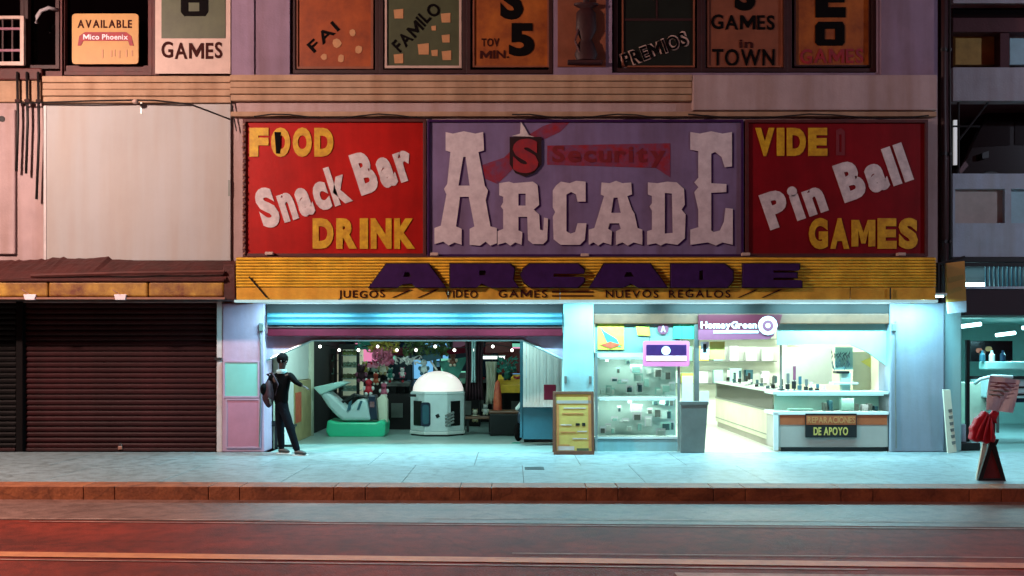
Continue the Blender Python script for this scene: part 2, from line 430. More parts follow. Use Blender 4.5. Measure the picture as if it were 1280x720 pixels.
strip('road_stripe_thin', 'line_white', -5.36, -5.385, SG, SG, RZ + .013, x0=-1, x1=7)
strip('road_stripe_thin', 'line_white', -7.15, -7.17, SG, SG, RZ + .012, x0=0, x1=8)
# a metal utility cover set in the pavement
mb = MB().box(X(656, -2.2), X(680, -2.2), -2.35, -2.05, .001, .006)
tag(mb.build('utility_cover', 'black'), 'small dark metal cover in the pavement before the menu board', 'utility cover')

# ================================================================== ARCADE BUILDING
arc = thing('arcade_building', 'two storey arcade building with lilac walls and open shopfronts', 'building', (X(735), 0, 0))
XL, XR = X(290), X(1172)
ZT = 11.0; zc0, zc1 = Z(150), Z(96)
# window openings upstairs
WA = (X(362), X(692), Z(93), 8.9); WB = (X(765), X(1097), Z(91), 8.9); AL = (X(697), X(757), Z(86), 8.9)
def rect(a): return [(a[0], a[2]), (a[1], a[2]), (a[1], a[3]), (a[0], a[3])]
MB().prism([(XL, zc1), (XR, zc1), (XR, ZT), (XL, ZT)], [rect(WA), rect(WB)], 0, .35).build('upper_wall', 'upper_wall', arc)
MB().prism([(XL, Z(380)), (XR, Z(380)), (XR, zc1), (XL, zc1)], [], 0.002, .35).build('band_wall', 'pale_render', arc)
MB().box(X(697), X(757), -.03, .0, Z(84), 9).build('pilaster', 'poster_tan', arc)
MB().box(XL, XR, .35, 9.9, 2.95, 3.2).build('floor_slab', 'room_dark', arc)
MB().box(XL, XR, .35, 9.9, ZT - .3, ZT).build('roof', 'concrete', arc)
MB().box(XL, XL + .2, .35, 10, 0, ZT - .3).build('side_wall', 'pale_render', arc)
MB().box(XR - .2, XR, .35, 10, 0, ZT - .3).build('side_wall', 'pale_render', arc)
MB().box(XL + .2, XR - .2, 9.9, 10.1, 0, ZT).build('back_wall', 'pale_render', arc)
MB().box(XL+.2, XR-.2, 2.5, 2.6, Z(380)+.3, ZT-.3).build('partition', 'room_dark', arc)
# cornice mouldings
def cornice(px0, px1, py0, py1, par, m, base=0.):
    n = 4; h = (py1 - py0) / n
    prj = [.13, .11, .12, .09]
    for i in range(n):
        MB().box(X(px0), X(px1), base - prj[i], base + .001 * (i + 1), Z(py0 + h * (i + 1) - .5), Z(py0 + h * i)).build('cornice_course', m, par, bevel=.012)
cornice(290, 864, 96, 128, arc, 'cornice')
MB().box(X(864), X(1168), -.13, .003, Z(140), Z(96)).build('cornice_block', 'pale_render', arc, bevel=.02)
MB().box(X(290), X(1168), -.09, .004, Z(147), Z(141)).build('cornice_course', 'cornice', arc, bevel=.01)
MB().box(XL, X(318), -.03, 0, zc1+.01, ZT).build('pilaster', 'upper_wall', arc)
MB().box(X(1100), X(1166), -.05, 0, zc1+.01, ZT).build('pilaster', 'upper_wall', arc)

def window(par, px0, px1, py1, m_frame='dark_frame', Y=.05, top=8.75, fw=5):
    x0, x1, z0 = X(px0, Y), X(px1, Y), Z(py1, Y); w = fw * .0132
    f = MB().prism([(x0, z0), (x1, z0), (x1, top), (x0, top)], [[(x0 + w, z0 + w), (x1 - w, z0 + w), (x1 - w, top - w), (x0 + w, top - w)]], Y, Y + .12).build('window', m_frame, par, bevel=.006)
    MB().box(x0 + w, x1 - w, Y + .1, Y + .11, z0 + w, top - w).build('pane', 'glass_dark', f)
    return f
for a, b in ((364, 474), (474, 583), (583, 691)): window(arc, a, b, 92)
for a, b in ((767, 877), (877, 985), (985, 1095)): window(arc, a, b, 90)

def poster(label, px0, px1, py0, py1, m, border=None, Y=.12, bw=3, group='painted signs in the upstairs windows'):
    z1 = Z(py0, Y) if py0 >= 0 else Z(py0, Y)
    t = thing('window_sign', label, 'window sign', (X((px0 + px1) / 2, Y), Y, Z(py1, Y)), group)
    x0, x1, z0 = X(px0, Y), X(px1, Y), Z(py1, Y)
    MB().box(x0, x1, Y - .02, Y, z0, z1).build('board', m, t)
    if border:
        w = bw * .0132
        MB().prism([(x0, z0), (x1, z0), (x1, z1), (x0, z1)], [[(x0 + w, z0 + w), (x1 - w, z0 + w), (x1 - w, z1 - w), (x0 + w, z1 - w)]], Y - .045, Y - .015).build('border', border, t)
    return t, Y - .021
t, y = poster('orange window sign with slanted black letters and pale shapes', 370, 467, -75, 87, 'poster_orange', 'poster_tan')
word('FAI', 392, 436, 52, 66, y, 'letter_black', t, .01, .02, rot=42, jit=.08)
for a, b, r_ in ((441, 41, 4.5), (426, 73, 5), (405, 71, 4), (448, 62, 5), (421, 54, 6)):
    MB().pprism([(a + r_ * math.cos(k) * random.uniform(.7, 1.2), b + r_ * math.sin(k)) for k in [i * math.pi / 4 for i in range(8)]], (), y - .008, .008).build('spot', 'poster_pale', t)
t, y = poster('dark green window sign covered in pale squares and slanted black word', 481, 577, -75, 86, 'poster_green', 'poster_white')
word('FAMILO', 500, 575, 50, 66, y, 'letter_black', t, .01, .02, rot=46, jit=.08)
for a, b, r_ in ((498, 17, 6), (557, 22, 6), (542, 35, 3), (557, 48, 5), (529, 61, 7), (543, 66, 4), (498, 73, 6), (558, 69, 6)):
    MB().pprism([(a - r_, b - r_ * .8), (a + r_, b - r_), (a + r_, b + r_), (a - r_ * .8, b + r_)], (), y - .008, .008).build('square', 'poster_pale', t)
t, y = poster('orange brown window sign with a big black 5 under an S', 591, 686, -75, 85, 'poster_brown', 'poster_tan', bw=2)
word('S', 625, 654, -22, 24, y, 'letter_black', t, .01, .05)
word('5', 636, 668, 29, 70, y, 'letter_black', t, .01, .05)
word('TOV', 602, 624, 48, 58, y, 'letter_brown', t, .01, .02, jit=.06)
word('MIN.', 600, 636, 63, 73, y, 'letter_brown', t, .01, .02, jit=.06)
t, y = poster('dark window sign with slanted pale edged word PREMIOS', 777, 868, -75, 85, 'poster_dark', 'poster_tan', bw=2)
MB().pbox(779, 866, 23, 26, y - .01, .01).build('glazing_bar', 'dark_frame', t)
MB().pbox(820, 822, -75, 23, y - .008, .008).build('glazing_bar', 'dark_frame', t)
word('PREMIOS', 780, 868, 67, 86, y - .005, 'poster_white', t, .008, .06, rot=20)
word('PREMIOS', 782, 865, 67.5, 84, y - .016, 'letter_black', t, .008, .015, rot=20)
t, y = poster('reddish tan window sign reading GAMES in TOWN', 883, 978, -75, 85, 'poster_tan', 'poster_tan', bw=2)
word('S', 918, 944, -28, 13, y, 'letter_black', t, .01, .05)
word('GAMES', 889, 968, 19, 37, y, 'letter_black', t, .01, .02, jit=.05)
word('in', 924, 941, 49, 60, y, 'letter_brown', t, .01, .02)
word('TOWN', 890, 968, 61, 82, y, 'letter_black', t, .01, .015, jit=.04)
t, y = poster('orange window sign with black E and O above red GAMES', 992, 1087, -75, 84, 'poster_brown', 'dark_frame', bw=2)
word('E', 1019, 1057, -28, 22, y, 'letter_black', t, .01, .06)
MB().pprism([(1023, 27), (1053, 27), (1056, 32), (1056, 53), (1053, 57), (1023, 57), (1019, 53), (1019, 32)], [[(1031, 36), (1044, 36), (1044, 49), (1031, 49)]], y - .01, .01).build('letter', 'letter_black', t)
word('GAMES', 1000, 1079, 61, 79, y, 'letter_red', t, .01, .02, jit=.05)

# ornament on the pier between the upstairs windows
t = thing('wall_ornament', 'dim urn shaped ornament on the pier between upstairs windows', 'wall ornament', (X(733), -.03, Z(82)))
MB().box(X(709), X(752), -.16, -.03, Z(82), Z(78)).build('ledge', 'dark_frame', t, bevel=.008)
MB().lathe((X(732), -.1, Z(78)), [(.02, 0), (.16, .01), (.19, .1), (.13, .28), (.09, .34), (.17, .5), (.16, .78), (.10, .85), (.2, .9), (.2, .93), (.05, .95), (.05, 1.2)], 16, sy=.4).build('urn', 'dark_frame', t, smooth='auto')
MB().tube([(X(722), -.14, Z(40)), (X(718), -.16, Z(55)), (X(726), -.14, Z(74))], .02, 6).build('handle', 'red_frame', t)

# ================================================================== BIG SIGNS
def sign_board(name, label, px0, px1, py0, py1, m, frame, Y=-.16, dep=.14, fw=4):
    t = thing(name, label, 'sign', (X((px0 + px1) / 2, Y), Y + dep, Z(py1, Y)))
    x0, x1, z0, z1 = X(px0, Y), X(px1, Y), Z(py1, Y), Z(py0, Y); w = fw * .0130
    MB().box(x0 + w*.8, x1 - w*.8, Y, Y + dep, z0 + w*.8, z1 - w*.8).build('panel', m, t)
    MB().prism([(x0, z0), (x1, z0), (x1, z1), (x0, z1)], [[(x0 + w, z0 + w), (x1 - w, z0 + w), (x1 - w, z1 - w), (x0 + w, z1 - w)]], Y - .04, Y + dep - .01).build('frame', frame, t, bevel=.005)
    return t, Y - .001
def lettered(t, polys, y, m, dep=.035, edge=None):
    for outer, holes in polys:
        if edge:
            MB().pprism([(a + 2.2, b + 1.6) for a, b in outer], [[(a + 2.2, b + 1.6) for a, b in h] for h in holes], y - .006, .005).build('letter_shadow', edge, t)
        MB().pprism(outer, holes, y - dep, dep - .008).build('letter', m, t)
def strike(word_args, t, y):   # painted drop edge
    pass
s1, y1 = sign_board('snack_bar_sign', 'bright red sign reading FOOD Snack Bar DRINK at left end', 304, 533, 149, 321, 'sign_red', 'sign_frame')
word('FOOD', 312, 417, 160, 196, y1, 'letter_yellow', s1, .014, .065, mono=.55, gap=.07)
word('DRINK', 391, 519, 273, 311, y1, 'letter_yellow', s1, .014, .06, mono=.55, gap=.07)
word('Snack', 331, 447, 237, 287, y1, 'letter_white', s1, .014, .055, rot=18, mono=.55, gap=.07)
word('Bar', 452, 525, 192, 245, y1, 'letter_white', s1, .014, .055, rot=18, mono=.55, gap=.07)
MB().pprism([(343,165),(351,165),(350,192),(345,192)], (), y1 - .019, .003).build('missing_tube_slot', 'letter_black', s1)
s2, y2 = sign_board('arcade_sign', 'wide faded purple sign reading ARCADE in pale slab letters', 534, 929, 150, 321, 'sign_purple', 'letter_purple', Y=-.15, fw=3)
s3, y3 = sign_board('pin_ball_sign', 'red sign darkened for light falloff reading VIDE Pin Ball GAMES at right end', 931, 1159, 150, 321, 'sign_red_dimmed', 'sign_frame')
word('VIDE', 944, 1034, 160, 195, y3, 'letter_yellow', s3, .014, .06, mono=.55, gap=.07)
MB().pprism([(1045, 163), (1051, 160), (1056, 164), (1056, 194), (1045, 194)], [[(1049, 168), (1052, 168), (1052, 190), (1049, 190)]], y3 - .006, .006).build('letter_trace', 'letter_ghost', s3)
word('GAMES', 1011, 1147, 273, 311, y3, 'letter_yellow', s3, .014, .06, mono=.55, gap=.07)
word('Pin', 963, 1040, 242, 288, y3, 'letter_white', s3, .014, .055, rot=19, mono=.55, gap=.08)
word('Ball', 1056, 1147, 205, 254, y3, 'letter_white', s3, .014, .055, rot=19, mono=.55, gap=.07)
# red swoosh and crest on the purple sign
for pl in ([(603, 222), (603, 206), (630, 197), (655, 172), (678, 158), (700, 150), (714, 151), (700, 165), (672, 178), (664, 196), (640, 212), (622, 230)],
           [(684, 182), (838, 179), (838, 222), (820, 210), (684, 206)]):
    MB().pprism(pl, (), y2 - .004, .003).build('painted_band', 'band_red', s2)
word('Security', 690, 832, 182, 203, y2 - .004, 'letter_ghost', s2, .006, .03)
MB().pprism([(637, 171), (677, 171), (677, 205), (668, 216), (656, 221), (644, 216), (637, 205)], (), y2 - .03, .025).build('crest', 'letter_edge', s2)
word('S', 641, 673, 174, 216, y2 - .03, 'letter_red', s2, .012, .06)
MB().pprism([(640, 170), (650, 167), (651, 152), (656, 160), (661, 169), (668, 171)], (), y2 - .03, .02).build('flame', 'letter_white', s2)
polys = [
 ([(557,165),(566,167),(580,164),(594,167),(604,165),(605,188),(598,190),(606,232),(610,238),(607,250),(613,283),(621,285),(621,304),(613,307),(607,302),(600,307),(587,306),(587,286),(593,283),(586,246),(575,246),(570,283),(577,286),(577,306),(568,303),(561,307),(554,302),(543,305),(543,285),(551,282),(558,243),(555,236),(559,230),(563,190),(557,188)], [[(579,196),(573,232),(587,232),(582,196)]]),
 ([(624,229),(636,227),(642,229),(666,227),(672,231),(674,256),(667,262),(674,268),(675,287),(679,288),(680,272),(685,273),(684,300),(679,305),(666,305),(660,300),(659,271),(648,271),(648,288),(653,290),(652,306),(644,303),(638,307),(632,303),(622,306),(622,289),(629,286),(629,262),(626,258),(629,253),(629,246),(624,244)], [[(648,242),(657,242),(657,257),(648,257)]]),
 ([(695,232),(701,227),(712,229),(720,226),(732,227),(732,252),(722,252),(720,243),(714,240),(708,243),(708,289),(713,292),(719,290),(722,279),(733,279),(731,300),(725,306),(701,306),(692,299),(691,271),(694,265),(691,259),(691,238)], []),
 ([(752,228),(762,229),(770,226),(778,229),(789,228),(790,243),(784,245),(790,262),(793,267),(797,285),(803,287),(803,306),(792,303),(785,307),(778,303),(770,306),(770,289),(776,286),(774,279),(762,279),(760,286),(765,289),(764,306),(754,303),(748,307),(742,303),(736,306),(736,287),(743,285),(750,262),(755,245),(751,243)], [[(767,247),(764,266),(776,266),(772,247)]]),
 ([(810,228),(822,229),(834,227),(846,228),(855,236),(856,256),(852,262),(857,268),(856,298),(847,306),(832,304),(826,307),(820,304),(809,306),(809,289),(815,287),(815,263),(812,258),(815,254),(815,245),(810,243)], [[(831,241),(840,242),(841,291),(831,292)]]),
 ([(863,165),(875,167),(889,164),(903,167),(915,165),(915,208),(906,209),(902,196),(894,190),(889,192),(889,229),(908,230),(908,240),(889,241),(889,288),(892,290),(900,288),(905,277),(907,260),(916,261),(916,306),(903,303),(895,307),(885,303),(863,306),(863,287),(873,284),(873,262),(868,240),(873,234),(868,228),(873,222),(873,189),(863,187)], [])]
lettered(s2, polys, y2, 'letter_cream', .016, 'letter_purple')
# small bulbs along the sign edges, and the brackets under it
mb = MB()
for k in range(24):
    yy = 156 + k * 7; mb.ball((X(305 + random.uniform(-1, 1), -.2), -.215, Z(yy, -.2)), .022, n=8, k=5)
tag(mb.build('bulb_row', 'brass', s1), kind='stuff')
for k, (a, b) in enumerate(((337, 317), (543, 318), (731, 319), (932, 318), (1126, 318))):
    lamp = thing('sign_bracket', ('small pale bracket under the left end of the red snack bar sign', 'small pale bracket where the red and purple signs meet',
            'small pale bracket under the middle of the purple sign', 'small pale bracket where the purple and darkened red signs meet', 'small pale bracket under the GAMES lettering')[k], 'bracket', (X(a, -.25), -.2, Z(b, -.25)), 'brackets under the big signs')
    MB().box(X(a - 5, -.25), X(a + 5, -.25), -.3, -.2, Z(b + 2, -.25), Z(b - 2, -.25)).build('plate', 'poster_white', lamp, bevel=.01)
    MB().tube([(X(a, -.25), -.2, Z(b, -.25)), (X(a, -.25), -.02, Z(b + 1, -.25))], .012, 6).build('arm', 'brass', lamp)
# dark wires sagging along the top of the signs
for k, (a, b, l) in enumerate(((318, 540, 'thin dark wire sagging above the red snack bar sign'), (640, 860, 'thin dark wire sagging above the purple sign'), (860, 1160, 'thin dark wire running above the darkened red sign'))):
    pts = [(X(a + (b - a) * i / 10, -.13), -.15 - .01 * (i % 2), Z(146 - 3 * math.sin(i * 1.1 + k), -.13)) for i in range(11)]
    tag(MB().tube(pts, .012, 6).build('wire', 'cable'), l, 'wire')

# ================================================================== YELLOW CANOPY
CYF = -.9
can = thing('yellow_canopy', 'long yellow slatted canopy reading ARCADE over the open shopfronts', 'canopy', (X(735), 0, Z(375, CYF)))
cx0, cx1 = X(295, CYF), X(1170, CYF)
n = 10; top, bot = 322, 359
for i in range(n):
    a = top + (bot - top) * i / n; b = top + (bot - top) * (i + 1) / n
    zt, zb_ = Z(a, CYF), Z(b - .5, CYF); zm = zb_ + (zt - zb_) * .3
    MB().raw([(cx0, CYF + .016, zt), (cx1, CYF + .016, zt), (cx1, CYF - .006, zm), (cx0, CYF - .006, zm), (cx0, CYF + .002, zb_), (cx1, CYF + .002, zb_), (cx0, CYF + .06, zb_), (cx1, CYF + .06, zb_), (cx0, CYF + .06, zt), (cx1, CYF + .06, zt)],
             [(0, 1, 2, 3), (3, 2, 5, 4), (4, 5, 7, 6), (6, 7, 9, 8), (8, 9, 1, 0)]).build('slat', 'yellow_paint', can)
MB().box(cx0 - .01, cx1, CYF + .062, CYF + .09, Z(358, CYF), Z(321, CYF)).build('backing', 'yellow_old', can)
x_s = [295, 560, 700, 862, 1063, 1170]
for a, b in zip(x_s, x_s[1:]):
    MB().box(X(a, CYF) + .006, X(b, CYF) - .006, CYF, CYF + .08, Z(374.5, CYF), Z(359.4, CYF)).build('fascia_board', 'yellow_flat', can, bevel=.006)
MB().box(cx0 - .02, cx1 + .02, CYF - .03, CYF + .1, Z(378, CYF), Z(375, CYF)).build('glow_trim', 'trim_glow', can, bevel=.004)  # trim given emission for its tube-lit edge, not a lamp
MB().box(cx0, cx1, CYF + .1, -.001, Z(364, CYF), Z(362, CYF)).build('soffit', 'soffit', can)
MB().raw([(cx0, CYF + .05, Z(322, CYF)), (cx1, CYF + .05, Z(322, CYF)), (cx1, -.0, Z(322, CYF) + .12), (cx0, -.0, Z(322, CYF) + .12),
          (cx0, CYF + .05, Z(322, CYF) - .03), (cx1, CYF + .05, Z(322, CYF) - .03), (cx1, -.0, Z(322, CYF) + .09), (cx0, -.0, Z(322, CYF) + .09)],
         [(0, 1, 2, 3), (7, 6, 5, 4), (0, 4, 5, 1), (3, 2, 6, 7), (0, 3, 7, 4), (1, 5, 6, 2)]).build('top', 'tarp', can)
for xx in (cx0, cx1 - .03):
    MB().box(xx, xx + .03, CYF + .1, -.001, Z(376, CYF), Z(323, CYF)).build('end_panel', 'yellow_old', can)
polys = [
 ([(461,359),(484,330),(535,330),(557,359),(519,359),(514,354),(503,355),(497,359)], [[(506,340),(511,340),(514,346),(504,346)]]),
 ([(563,330),(637,330),(643,336),(641,349),(648,359),(613,359),(602,354),(596,359),(563,359)], [[(599,338),(607,338),(607,344),(599,344)]]),
 ([(651,344),(655,336),(663,330),(722,330),(730,337),(730,342),(692,342),(692,346),(730,346),(730,352),(722,359),(664,359),(656,353)], []),
 ([(737,359),(756,330),(812,330),(834,359),(797,359),(789,354),(780,359)], [[(783,340),(789,340),(793,346),(780,346)]]),
 ([(839,330),(905,330),(916,339),(916,350),(909,359),(839,359)], [[(874,338),(879,338),(879,350),(874,350)]]),
 ([(929,330),(999,330),(999,338),(967,338),(967,341),(996,341),(996,347),(967,347),(967,350),(1002,350),(1002,359),(929,359)], [])]
for o_, h_ in polys:
    cxm = sum(p[0] for p in o_) / len(o_); grow = [(cxm + (a - cxm) * 1.0 + (1.5 if a > cxm else -1.5), b + (1.2 if b > 344 else -1.2)) for a, b in o_]
    l = MB().pprism(o_, h_, CYF - .085, .05).build('letter', 'letter_purple', can)
    MB().pprism(grow, [], CYF - .034, .018).build('letter_edge', 'letter_edge', l)
for w_, a, b in (('JUEGOS', 423, 481), ('VIDEO', 556, 597), ('GAMES', 623, 684), ('NUEVOS', 757, 823), ('REGALOS', 836, 913)):
    word(w_, a, b, 363, 372, CYF, 'letter_brown', can, .012, .01, gap=.18, jit=.05)
for a in (490, 522, 922, 952):
    MB().pprism([(a, 372), (a + 3, 372), (a + 26, 362), (a + 22, 362)], (), CYF - .011, .01).build('stroke', 'letter_brown', can)
for b in (364, 369): MB().pbox(690, 742, b, b + 1.6, CYF - .011, .01).build('stroke', 'letter_brown', can)
for a in (312, 1112):
    MB().tube([(X(a, CYF), CYF - .03, Z(346, CYF)), (X(a + 22, CYF), CYF - .03, Z(372, CYF))] if a < 600 else [(X(a, CYF), CYF - .03, Z(360, CYF)), (X(a, CYF), CYF - .03, Z(374, CYF))], .012, 6).build('tie', 'cable', can)
# fluorescent fittings under the canopy
proto = None
spots = [('at the far left end over the lilac pier', 385), ('over the person at the arcade entrance', 520), ('over the domed ride', 640), ('over the menu board', 765), ('over the window sign reading on pink', 890), ('over the repair counter', 1020), ('at the right end of the canopy', 1120)]
for i, (l, px) in enumerate(spots):
    t = thing('fluorescent_lamp', 'fluorescent tube lamp under the yellow canopy ' + l, 'lamp', (X(px), -.45, Z(379, -.45)), 'fluorescent lamps under the canopy')
    x0 = t.location.x; z0 = Z(364, CYF) - .002
    t.location.z = z0
    MB().box(x0 - .62, x0 + .62, -.50, -.40, z0 - .035, z0 - .001).build('housing', 'white', t, bevel=.006)
    MB().tube([(x0 - .58, -.45, z0 - .055), (x0 + .58, -.45, z0 - .055)], .016, 8).build('tube', 'tube_teal', t)
    area('tube_light', (x0, -.45, z0 - .085), 1.2, .06, 98, TEAL, parent=t)
# the front trim carries its own glow for the lit canopy edge

# ================================================================== SHOPFRONT PIERS
def pier(px0, px1, m, y0=-.02, nm='pier', top=379):
    return MB().box(X(px0), X(px1), y0, .5, 0, Z(top)).build(nm, m, arc, bevel=.02)
pier(278, 331, 'pier_lilac'); pier(704, 742, 'pier_teal'); pier(1112, 1180, 'pier_grey')
for nm, l, m, a, b, c, d in (('wall_panel', 'aqua square panel on the lilac pier by the person', 'aqua_wall', 281, 324, 452, 496), ('wall_panel', 'rose pink panel low on the lilac pier', 'panel_pink', 284, 325, 499, 559)):
    t = thing(nm, l, 'wall panel', (X((a + b) / 2), -.03, Z(d)))
    MB().pbox(a, b, c, d, -.035, .014).build('sheet', m, t, bevel=.004)
    MB().prism([(X(a - 1), Z(d + 1)), (X(b + 1), Z(d + 1)), (X(b + 1), Z(c - 1)), (X(a - 1), Z(c - 1))], [[(X(a + 1), Z(d - 1)), (X(b - 1), Z(d - 1)), (X(b - 1), Z(c + 1)), (X(a + 1), Z(c + 1))]], -.045, -.021).build('trim', 'pier_lilac', t)
# conduits on piers
for l, pts in (('thin conduit down the right edge of the lilac pier', [(326, 405), (327, 480), (325, 558)]), ('thin conduit with a junction on the right hand pier', [(1118, 402), (1118, 500), (1119, 560)])):
    t = thing('conduit', l, 'conduit', (X(pts[0][0]), -.04, 0))
    MB().tube([(X(a), -.045, Z(b)) for a, b in pts], .012, 6).build('pipe', 'steel_grey', t)
    MB().pbox(pts[0][0] - 2.5, pts[0][0] + 2.5, 404, 414, -.07, .045).build('junction_box', 'steel_grey', t, bevel=.005)
for a, l in ((707, 'small dark lock box low on the left of the middle pier'), (738, 'small dark lock box on the right of the middle pier')):
    b = MB().pbox(a - 1.6, a + 1.6, 470, 479, -.05, .028).build('lock_box', 'steel_grey', bevel=.004); tag(b, l, 'lock box', 'lock boxes on the middle pier')

# dark strip standing in for the recess shade over the arcade entrance
MB().box(X(333), X(704), .02, .3, Z(392), Z(380)).build('header', 'room_dark', arc)
sb = thing('rolled_shutter', 'teal lit rolled up shutter box over the arcade entrance', 'shutter', (X(518), .05, Z(408)))
x0, x1 = X(334, -.05), X(703, -.05)
pr = [(.1, 390), (.0, 391), (-.05, 393), (-.065, 396), (-.05, 399), (-.05, 400), (-.06, 403), (-.05, 406), (.0, 408), (.1, 408)]
v = [(xx, y_, Z(p_, -.05)) for xx in (x0, x1) for y_, p_ in pr]; k = len(pr)
MB().raw(v, [(i, i + 1, i + 1 + k, i + k) for i in range(k - 1)] + [tuple(range(k)), tuple(range(k, 2 * k))]).build('roll', 'steel_teal', sb)
MB().box(x0, x1, -.03, .1, Z(420, -.03), Z(410, -.03)).build('valance', 'maroon', sb, bevel=.006)
MB().box(x0, x1, -.045, .1, Z(410, -.03), Z(408.4, -.03)).build('bottom_rail', 'dark_frame', sb)
MB().pprism([(333, 416), (704, 416), (704, 449), (652, 424), (392, 424), (333, 449)], (), .12, .10).build('arch_board', 'pier_lilac', arc)
MB().tube([(X(334, .12), .11, Z(450, .12)), (X(391, .12), .11, Z(425, .12)), (X(653, .12), .11, Z(425, .12)), (X(703, .12), .11, Z(449, .12))], .022, 8).build('arch_trim', 'aluminium', arc)

# arcade room
room = thing('arcade_room', 'dim arcade hall behind the left shopfront opening', 'arcade room', (X(518, 4), 4, 0))
room['kind'] = 'structure'
ax0, ax1 = -3.97, .92
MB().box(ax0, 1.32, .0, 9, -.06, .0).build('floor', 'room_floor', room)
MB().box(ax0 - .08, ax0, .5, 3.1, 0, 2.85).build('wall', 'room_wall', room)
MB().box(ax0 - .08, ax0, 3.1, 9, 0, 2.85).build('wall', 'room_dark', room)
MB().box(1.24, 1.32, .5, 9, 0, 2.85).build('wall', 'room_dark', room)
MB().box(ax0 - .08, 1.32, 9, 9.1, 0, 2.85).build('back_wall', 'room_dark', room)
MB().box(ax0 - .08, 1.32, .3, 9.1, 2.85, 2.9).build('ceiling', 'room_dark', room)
# lining panels of left wall: white above, beige below
MB().box(ax0, ax0 + .02, .5, 2.9, 1.12, 2.6).build('wall_panel', 'white', room)
MB().box(ax0, ax0 + .06, 1.5, 2.95, .0, 1.1).build('wall_panel', 'beige', room, bevel=.01)
MB().box(ax0, ax0 + .05, .5, 1.48, .0, 1.1).build('wall_panel', 'white', room, bevel=.01)
MB().box(ax0 + .061, ax0 + .075, 1.55, 2.0, .35, .9).build('wall_panel', 'orange', room, bevel=.01)
MB().tube([(X(386, 2.95), 3.0, 0), (X(386, 2.95), 3.0, 2.6)], .09, 16).build('column', 'cream', room, smooth=True)
# ceiling lamps in arcade hall
for i, (x_, y_, p_) in enumerate(((-2.9, .9, 55), (-.2, .62, 60), (-2.9, 4.6, 22), (-.2, 4.8, 12), (-1.8, 7.2, 8))):
    t = thing('ceiling_lamp', ('ceiling tube lamp inside the arcade above the green ride', 'ceiling tube lamp inside the arcade above the white booth', 'ceiling tube lamp in the arcade over the glass prize cabinet', 'ceiling tube lamp in the arcade over the red awning', 'ceiling tube lamp at the back of the arcade')[i], 'lamp', (x_, y_, 2.85), 'ceiling lamps in the arcade')
    MB().box(x_ - .6, x_ + .6, y_ - .06, y_ + .06, 2.8, 2.849).build('housing', 'white', t)
    MB().tube([(x_ - .56, y_, 2.78), (x_ + .56, y_, 2.78)], .016, 8).build('tube', 'tube_dim', t)
    area('tube_light', (x_, y_, 2.74), 1.1, .08, p_, (.6, 1, .92), parent=t)

# ================================================================== ARCADE CONTENTS
# kiddie ride (green boat with slanted white body)
Y = 2.75
rd = thing('kiddie_ride', 'seafoam green coin ride with slanted white body and canopy', 'kiddie ride', (X(437, Y), Y, 0))
def pl(px, py, YY): return (X(px, YY), Z(py, YY))
b = MB(); o1 = [(409, 525), (424, 528), (470, 528), (479, 524), (482, 530), (481, 545), (476, 548), (412, 548), (407, 540)]
b.pprism(o1, (), Y, .7); b.build('base', 'ride_green', rd, bevel=.11)
MB().pbox(404, 484, 547, 549.5, Y + .02, .66).build('skirt', 'black', rd)
MB().pprism([(397, 489), (408, 488), (419, 497), (428, 506), (434, 511), (446, 500), (458, 498), (464, 526), (428, 526), (420, 520), (409, 508)], (), Y + .06, .5).build('body', 'ride_white', rd, bevel=.06)
MB().pprism([(391, 484), (424, 477), (434, 479), (400, 494)], (), Y + .02, .56).build('hood', 'panel_aqua', rd, bevel=.02)
MB().pprism([(433, 515), (436, 503), (440, 500), (438, 512)], (), Y + .04, .02).build('stripe', 'steel_teal', rd)
MB().pprism([(446, 512), (450, 501), (453, 501), (449, 512)], (), Y + .04, .02).build('stripe', 'steel_teal', rd)
MB().pprism([(460, 494), (469, 494), (472, 524), (462, 526)], (), Y + .1, .35).build('coin_box', 'navy', rd, bevel=.02)
MB().pbox(462, 468, 502, 509, Y + .09, .02).build('coin_plate', 'chrome', rd)
MB().tube([(X(424, Y), Y + .3, Z(504, Y)), (X(440, Y), Y + .3, Z(494, Y)), (X(457, Y), Y + .3, Z(498, Y))], .03, 8).build('steering_bar', 'black', rd)
MB().pprism([(471, 498), (480, 492), (484, 500), (484, 530), (473, 527)], (), Y + .25, .2).build('rear_shell', 'cream', rd, bevel=.03)
# domed ride
Y = 2.8
dmx = thing('domed_booth_ride', 'white octagonal coin ride booth with a pale dome given added glow', 'kiddie ride', (X(545, Y), Y + .45, 0))
cxx, cyy = X(545, Y), Y + .52; zt = Z(493, Y); rr_ = (X(579, Y) - X(511, Y)) / 2
def octo(r, k=8): return [(cxx + r * math.cos(R(22.5 + 45 * i)), cyy + r * math.sin(R(22.5 + 45 * i))) for i in range(k)]
def octp(r0, z0, r1, z1):
    a, b_ = octo(r0), octo(r1); v = [(x, y, z0) for x, y in a] + [(x, y, z1) for x, y in b_]
    return MB().raw(v, [(i, (i + 1) % 8, (i + 1) % 8 + 8, i + 8) for i in range(8)] + [tuple(range(8)), tuple(range(8, 16))])
ro = rr_ / math.cos(R(22.5))
octp(ro, .09, ro, zt).build('body', 'booth_white', dmx, bevel=.015)
octp(ro * 1.03, .03, ro * 1.03, .09).build('skirt', 'white', dmx, bevel=.01)
octp(ro * .97, .0, ro * .97, .03).build('foot', 'black', dmx)
octp(ro * 1.02, zt, ro * .96, zt + .05).build('rim', 'booth_white', dmx, bevel=.008)
rd_ = rr_ * .95
MB().lathe((cxx, cyy, zt + .05), [(rd_ * math.cos(R(a)), rd_ * .78 * math.sin(R(a))) for a in range(0, 91, 6)], 40).build('dome', 'dome_white', dmx, smooth=True)
yf = cyy - ro * math.cos(R(22.5)) * 1.0 - .012
